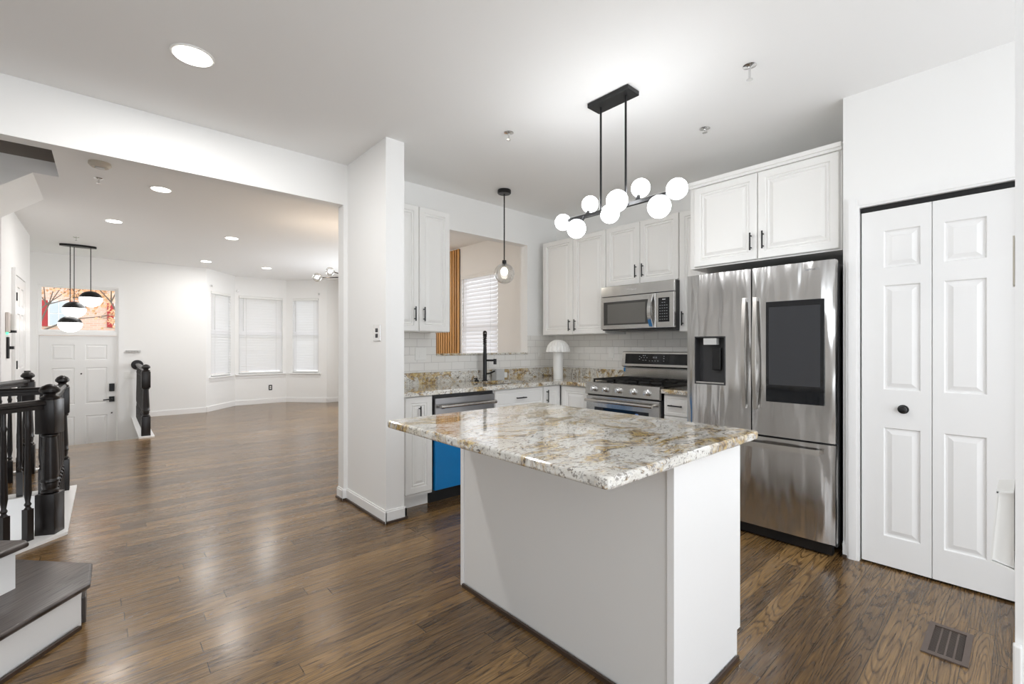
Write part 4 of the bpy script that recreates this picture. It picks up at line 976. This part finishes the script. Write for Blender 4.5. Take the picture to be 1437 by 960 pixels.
mb.poly3([(bx0 + 0.006, 0.0, -0.090), (bx0 + 0.006, 0.033, -0.082), (bx0 + 0.006, 0.023, 0.068), (bx0 + 0.006, 0.0, 0.072)], [(bx0 + 0.010, 0.0, -0.090), (bx0 + 0.010, 0.033, -0.082), (bx0 + 0.010, 0.023, 0.068), (bx0 + 0.010, 0.0, 0.072)])
mb.build('shell', PLAST, bn)

# ------------------------------------------------------------------ railings
def newel(parent, x, y, h=1.005, w_=0.078, z=0.0, rz=0.0, full=1.0):
    mb = MB(); mb.xf = Matrix.Translation((x, y, z)) @ Matrix.Rotation(rz, 4, 'Z'); a = w_ / 2
    mb.box(-a, a, -a, a, 0.0, 0.285, 0.004)
    mb.lathe((0, 0, 0), [(a * 0.70, 0.285), (a * 0.88, 0.292), (a * 0.88, 0.303), (a * 0.70, 0.312), (a * 0.80, 0.335), (a * 0.78, 0.352), (a * 0.90, 0.360), (a * 0.90, 0.372),
                         (a * 0.80, 0.380), (a * 0.84, 0.42), (a * 0.66, 0.645), (a * 0.66, 0.655), (a * 0.86, 0.662), (a * 0.86, 0.672), (a * 0.70, 0.680), (a * 0.75, 0.69)], 20)
    mb.box(-a, a, -a, a, 0.68, 0.905, 0.006)
    mb.lathe((0, 0, 0), [(a * 0.9, 0.905), (a * 0.95, 0.92), (a * 0.55, 0.93), (a * 0.6, 0.94), (a * 0.98, 0.955), (a * 1.0, 0.97), (a * 0.75, 0.99), (a * 0.3, 1.003), (0.0, 1.006)], 20)
    return mb.build('newel_post', DARKW, parent, True)
def baluster(parent, x, y, top, rz=0.0, z=0.0):
    mb = MB(); mb.xf = Matrix.Translation((x, y, z)) @ Matrix.Rotation(rz, 4, 'Z'); a = 0.019
    mb.box(-a, a, -a, a, 0.0, 0.20); mb.lathe((0, 0, 0), [(a, 0.20), (a * 0.6, 0.215), (a * 0.95, 0.23), (a * 0.6, 0.245), (a * 1.0, 0.30), (a * 0.62, top - 0.14), (a * 0.85, top - 0.12), (a * 0.6, top - 0.10), (a * 0.6, top)], 12)
    return mb.build('baluster', DARKW, parent, True)
def handrail(parent, p, q, zc=0.905, w_=0.058, h_=0.062):
    p, q = Vector((*p, zc if len(p) == 2 else p[2])) if len(p) == 2 else Vector(p), Vector((*q, zc)) if len(q) == 2 else Vector(q)
    d = (q - p).normalized(); s = Vector((-d.y, d.x, 0)).normalized(); a = w_ / 2
    prof = [(-a * 0.6, -h_ / 2), (a * 0.6, -h_ / 2), (a * 0.6, -h_ * 0.1), (a, 0.0), (a, h_ * 0.25), (a * 0.55, h_ / 2), (-a * 0.55, h_ / 2), (-a, h_ * 0.25), (-a, 0.0), (-a * 0.6, -h_ * 0.1)]
    mb = MB(); mb.poly3([p + s * u + Vector((0, 0, v)) for u, v in prof], [q + s * u + Vector((0, 0, v)) for u, v in prof])
    return mb.build('handrail', DARKW, parent)
NA = (-0.272, 4.305); NBk = (-0.272, 5.50); RZ45 = math.radians(46)
rl = thing('stair_railing', 'dark turned-wood railing around the basement stair opening, nearest the camera', 'railing')
newel(rl, *NA, w_=0.105, rz=math.radians(-25)); newel(rl, *NBk, w_=0.090)
handrail(rl, NA, NBk, 0.90)
NCo = (-0.70, 3.885)
handrail(rl, NA, NCo, 0.875)
handrail(rl, NBk, (-1.5, 5.50), 0.88)
for k in range(1, 10): baluster(rl, -0.272, NA[1] + (NBk[1] - NA[1]) * k / 10, 0.885, 0, 0.02)
for k in range(1, 5):
    f_ = k / 4.6; baluster(rl, NA[0] + (NCo[0] - NA[0]) * f_, NA[1] + (NCo[1] - NA[1]) * f_, 0.85, RZ45, 0.02)
for k in range(1, 9): baluster(rl, NBk[0] - 0.125 * k, 5.50, 0.85, 0, 0.02)
mb = MB(); cw = 0.165
mb.box(-0.35, -0.185, 4.25, 5.62, 0.0, 0.02); mb.box(-1.6, -0.35, 5.44, 5.62, 0.0, 0.02)
d45 = Vector((-0.56, -0.555, 0)).normalized(); n45 = Vector((-d45.y, d45.x, 0))
p0 = Vector((-0.185, 4.25, 0)); p1 = p0 + d45 * 0.80
q0 = Vector((-0.35, 4.25 + 0.07, 0)); q1 = p1 + Vector((-0.125, 0.125, 0)) 
mb.prism([(p0.x, p0.y), (-0.35, 4.32), (q1.x, q1.y), (p1.x, p1.y)], 0.0, 0.0201)
struct(mb.build('trim_6', TRIM))
# second railing behind
rl2 = thing('stair_railing', 'short dark railing section behind the stair opening, against the left wall', 'railing')
newel(rl2, -0.565, 6.52, w_=0.10); newel(rl2, -0.735, 5.86, w_=0.09)
handrail(rl2, (-0.565, 6.52), (-0.735, 5.86), 0.905)
for k in range(1, 4): baluster(rl2, -0.565 - 0.17 * k / 4, 6.52 - 0.66 * k / 4, 0.885, 0, 0.0)
o = MB().box(-0.745, -0.46, 6.58, 6.66, 0.0, 0.02).build('trim_7', TRIM); struct(o)
# foyer drop railing by the front wall
rl3 = thing('stair_railing', 'short dark railing with turned newel running to the front wall', 'railing')
newel(rl3, 0.425, 8.10, 1.06, w_=0.10)
handrail(rl3, (0.425, 8.10), (0.425, YF - 0.02), 0.93)
MB().lathe((0.425, YF - 0.001, 0.93), [(0.0, -0.028), (0.075, -0.026), (0.085, -0.015), (0.085, 0.0)], 24, 'y').build('wall_rosette', DARKW, rl3, True)
for k in range(1, 18): baluster(rl3, 0.425, 8.10 + 0.128 * k, 0.91, 0, 0.02)
struct(MB().box(0.345, 0.515, 7.99, YF - 0.001, 0.0, 0.02).build('trim_8', TRIM))
struct(MB().box(0.44, 0.4495, 8.03, YF - 0.001, -0.53, -0.001).box(XL, 0.44, 8.0305, 8.04, -0.20, -0.03).build('trim_9', TRIM))

# ------------------------------------------------------------------ angled stair at lower left
st = thing('staircase', 'lower steps of the angled staircase with grey-brown treads and white risers', 'stairs')
e = Vector((0.632, 0.775)); u = Vector((-0.775, 0.632))
def P2(base, a, b): v = Vector(base) + e * a + u * b; return (v.x, v.y)
n1 = Vector((-0.048, 2.797)); n2 = Vector((-0.252, 2.950)); n3 = n2 + (n2 - n1)
t1 = [P2(n1, -1.3, 0), (n1.x, n1.y), (-0.044, 3.045), (-0.30, 3.325), P2(n1, 0.40, 0.60), P2(n1, -1.3, 0.60)]
t1 = [P2(n1, -1.3, 0), (n1.x, n1.y), (-0.044, 3.045), (-0.42, 3.455), (-0.9, 3.0), P2(n1, -1.3, 0.4)]
s1 = MB().prism(t1, 0.165, 0.193, 0.012, 4).build('tread', TREADM, st, True)
t2 = [P2(n2, -1.3, 0), (n2.x, n2.y), P2(n2, 0.06, 0.05), P2(n2, 0.06, 0.30), P2(n2, -0.55, 0.9), P2(n2, -1.3, 0.7)]
t2 = [P2(n2, -1.3, 0), (n2.x, n2.y), P2(n2, 0.02, 0.03), P2(n2, 0.02, 0.32), P2(n2, -1.3, 0.32)]
MB().prism(t2, 0.360, 0.388, 0.012, 4).build('tread', TREADM, st, True)
def inset_riser(nv, z0, z1, endx, back, zz=0.025):
    return MB().prism([P2(nv, -1.3, zz), P2(nv, endx, zz), P2(nv, endx, back), P2(nv, -1.3, back)], z0, z1)
r1 = MB().prism([P2(n1, -1.3, 0.028), (-0.079, 2.822), (-0.079, 3.030), (-0.43, 3.41), (-0.9, 2.95), P2(n1, -1.3, 0.38)], 0.0, 0.1645)
r1.build('riser', TRIM, st)
inset_riser(n2, 0.1935, 0.3595, -0.03, 0.30, 0.028).build('riser', TRIM, st)
MB().box(-0.078, -0.064, 2.840, 3.0, 0.0, 0.115, 0.003).build('shoe_block', TREADM, st)
MB().prism([P2(n1, -1.3, 0.012), P2(n1, -0.03, 0.012), P2(n1, -0.03, 0.0275), P2(n1, -1.3, 0.0275)], 0.0, 0.016).build('shoe_moulding', SHOE, st)

# ------------------------------------------------------------------ outside: brick house and autumn tree beyond the transom
hs = thing('neighbour_house', 'brick house across the street with red shutters, beyond the transom', 'house', (0, 24, 0))
MB().box(-9, 5, 0, 5, -1.0, 6.5).build('wall', BRICK, hs)
mb = MB(); mb.poly3([(-9.3, -0.4, 6.5), (-9.3, 5.4, 6.5), (-9.3, 2.5, 8.3)], [(5.3, -0.4, 6.5), (5.3, 5.4, 6.5), (5.3, 2.5, 8.3)]); mb.build('roof', ROOFM, hs)
SHUT = mat('red_shutter', (0.40, 0.035, 0.04), 0.6); HGL = mat('house_glass', (0.55, 0.62, 0.68), 0.1)
for (x, z) in ((-1.28, 2.45), (0.55, 2.45), (-3.1, 2.45)):
    wn_ = MB().box(x - 0.28, x + 0.28, -0.06, -0.001, z - 0.45, z + 0.50).build('window', TRIM, hs)
    MB().box(x - 0.24, x - 0.015, -0.075, -0.061, z - 0.41, z + 0.01).box(x + 0.015, x + 0.24, -0.075, -0.061, z - 0.41, z + 0.01).box(x - 0.24, x - 0.015, -0.075, -0.061, z + 0.04, z + 0.46).box(x + 0.015, x + 0.24, -0.075, -0.061, z + 0.04, z + 0.46).build('pane', HGL, wn_)
    for q in (x - 0.48, x + 0.29): MB().box(q, q + 0.19, -0.05, -0.001, z - 0.45, z + 0.50).build('shutter', SHUT, hs)
gr = MB().box(-20, 25, YF + 0.3, 40, -1.2, -1.0).build('lawn', mat('lawn', (0.25, 0.28, 0.15), 0.95)); gr['kind'] = 'structure'
def tree(x, y, lab, seed, hgt=5.0):
    random.seed(seed); t = thing('autumn_tree', lab, 'tree', (x, y, -1.0)); mb = MB(); tips = []
    def br(p, d, L_, r, k):
        q = p + d * L_; mb.tube([tuple(p), tuple(q)], [r, r * 0.65], 6)
        if k == 0: tips.append(q); return
        for _ in range(3):
            nd = (d + Vector((random.uniform(-.9, .9), random.uniform(-.5, .5), random.uniform(-.25, .6)))).normalized(); br(q, nd, L_ * 0.72, r * 0.6, k - 1)
            if k <= 2: tips.append(q + nd * L_ * 0.4)
    br(Vector((0, 0, 0)), Vector((0, 0, 1)), hgt * 0.33, 0.075, 5)
    mb.build('trunk', BARK, t)
    mb = MB()
    for q in tips:
        for _ in range(9):
            c_ = q + Vector((random.gauss(0, .22), random.gauss(0, .22), random.gauss(0, .18))); s_ = random.uniform(.03, .06)
            a1 = Vector((random.gauss(0, 1), random.gauss(0, 1), random.gauss(0, 1))).normalized(); a2 = a1.orthogonal().normalized()
            mb.bm.faces.new([mb.bm.verts.new(c_ + v) for v in (a1 * s_, a2 * s_, -a1 * s_, -a2 * s_)])
    mb.build('foliage', LEAF, t)
tree(-2.1, 18.5, 'orange-leaved tree seen through the left of the transom', 4)
tree(0.9, 17.5, 'bare-branched orange tree seen through the right of the transom', 9)
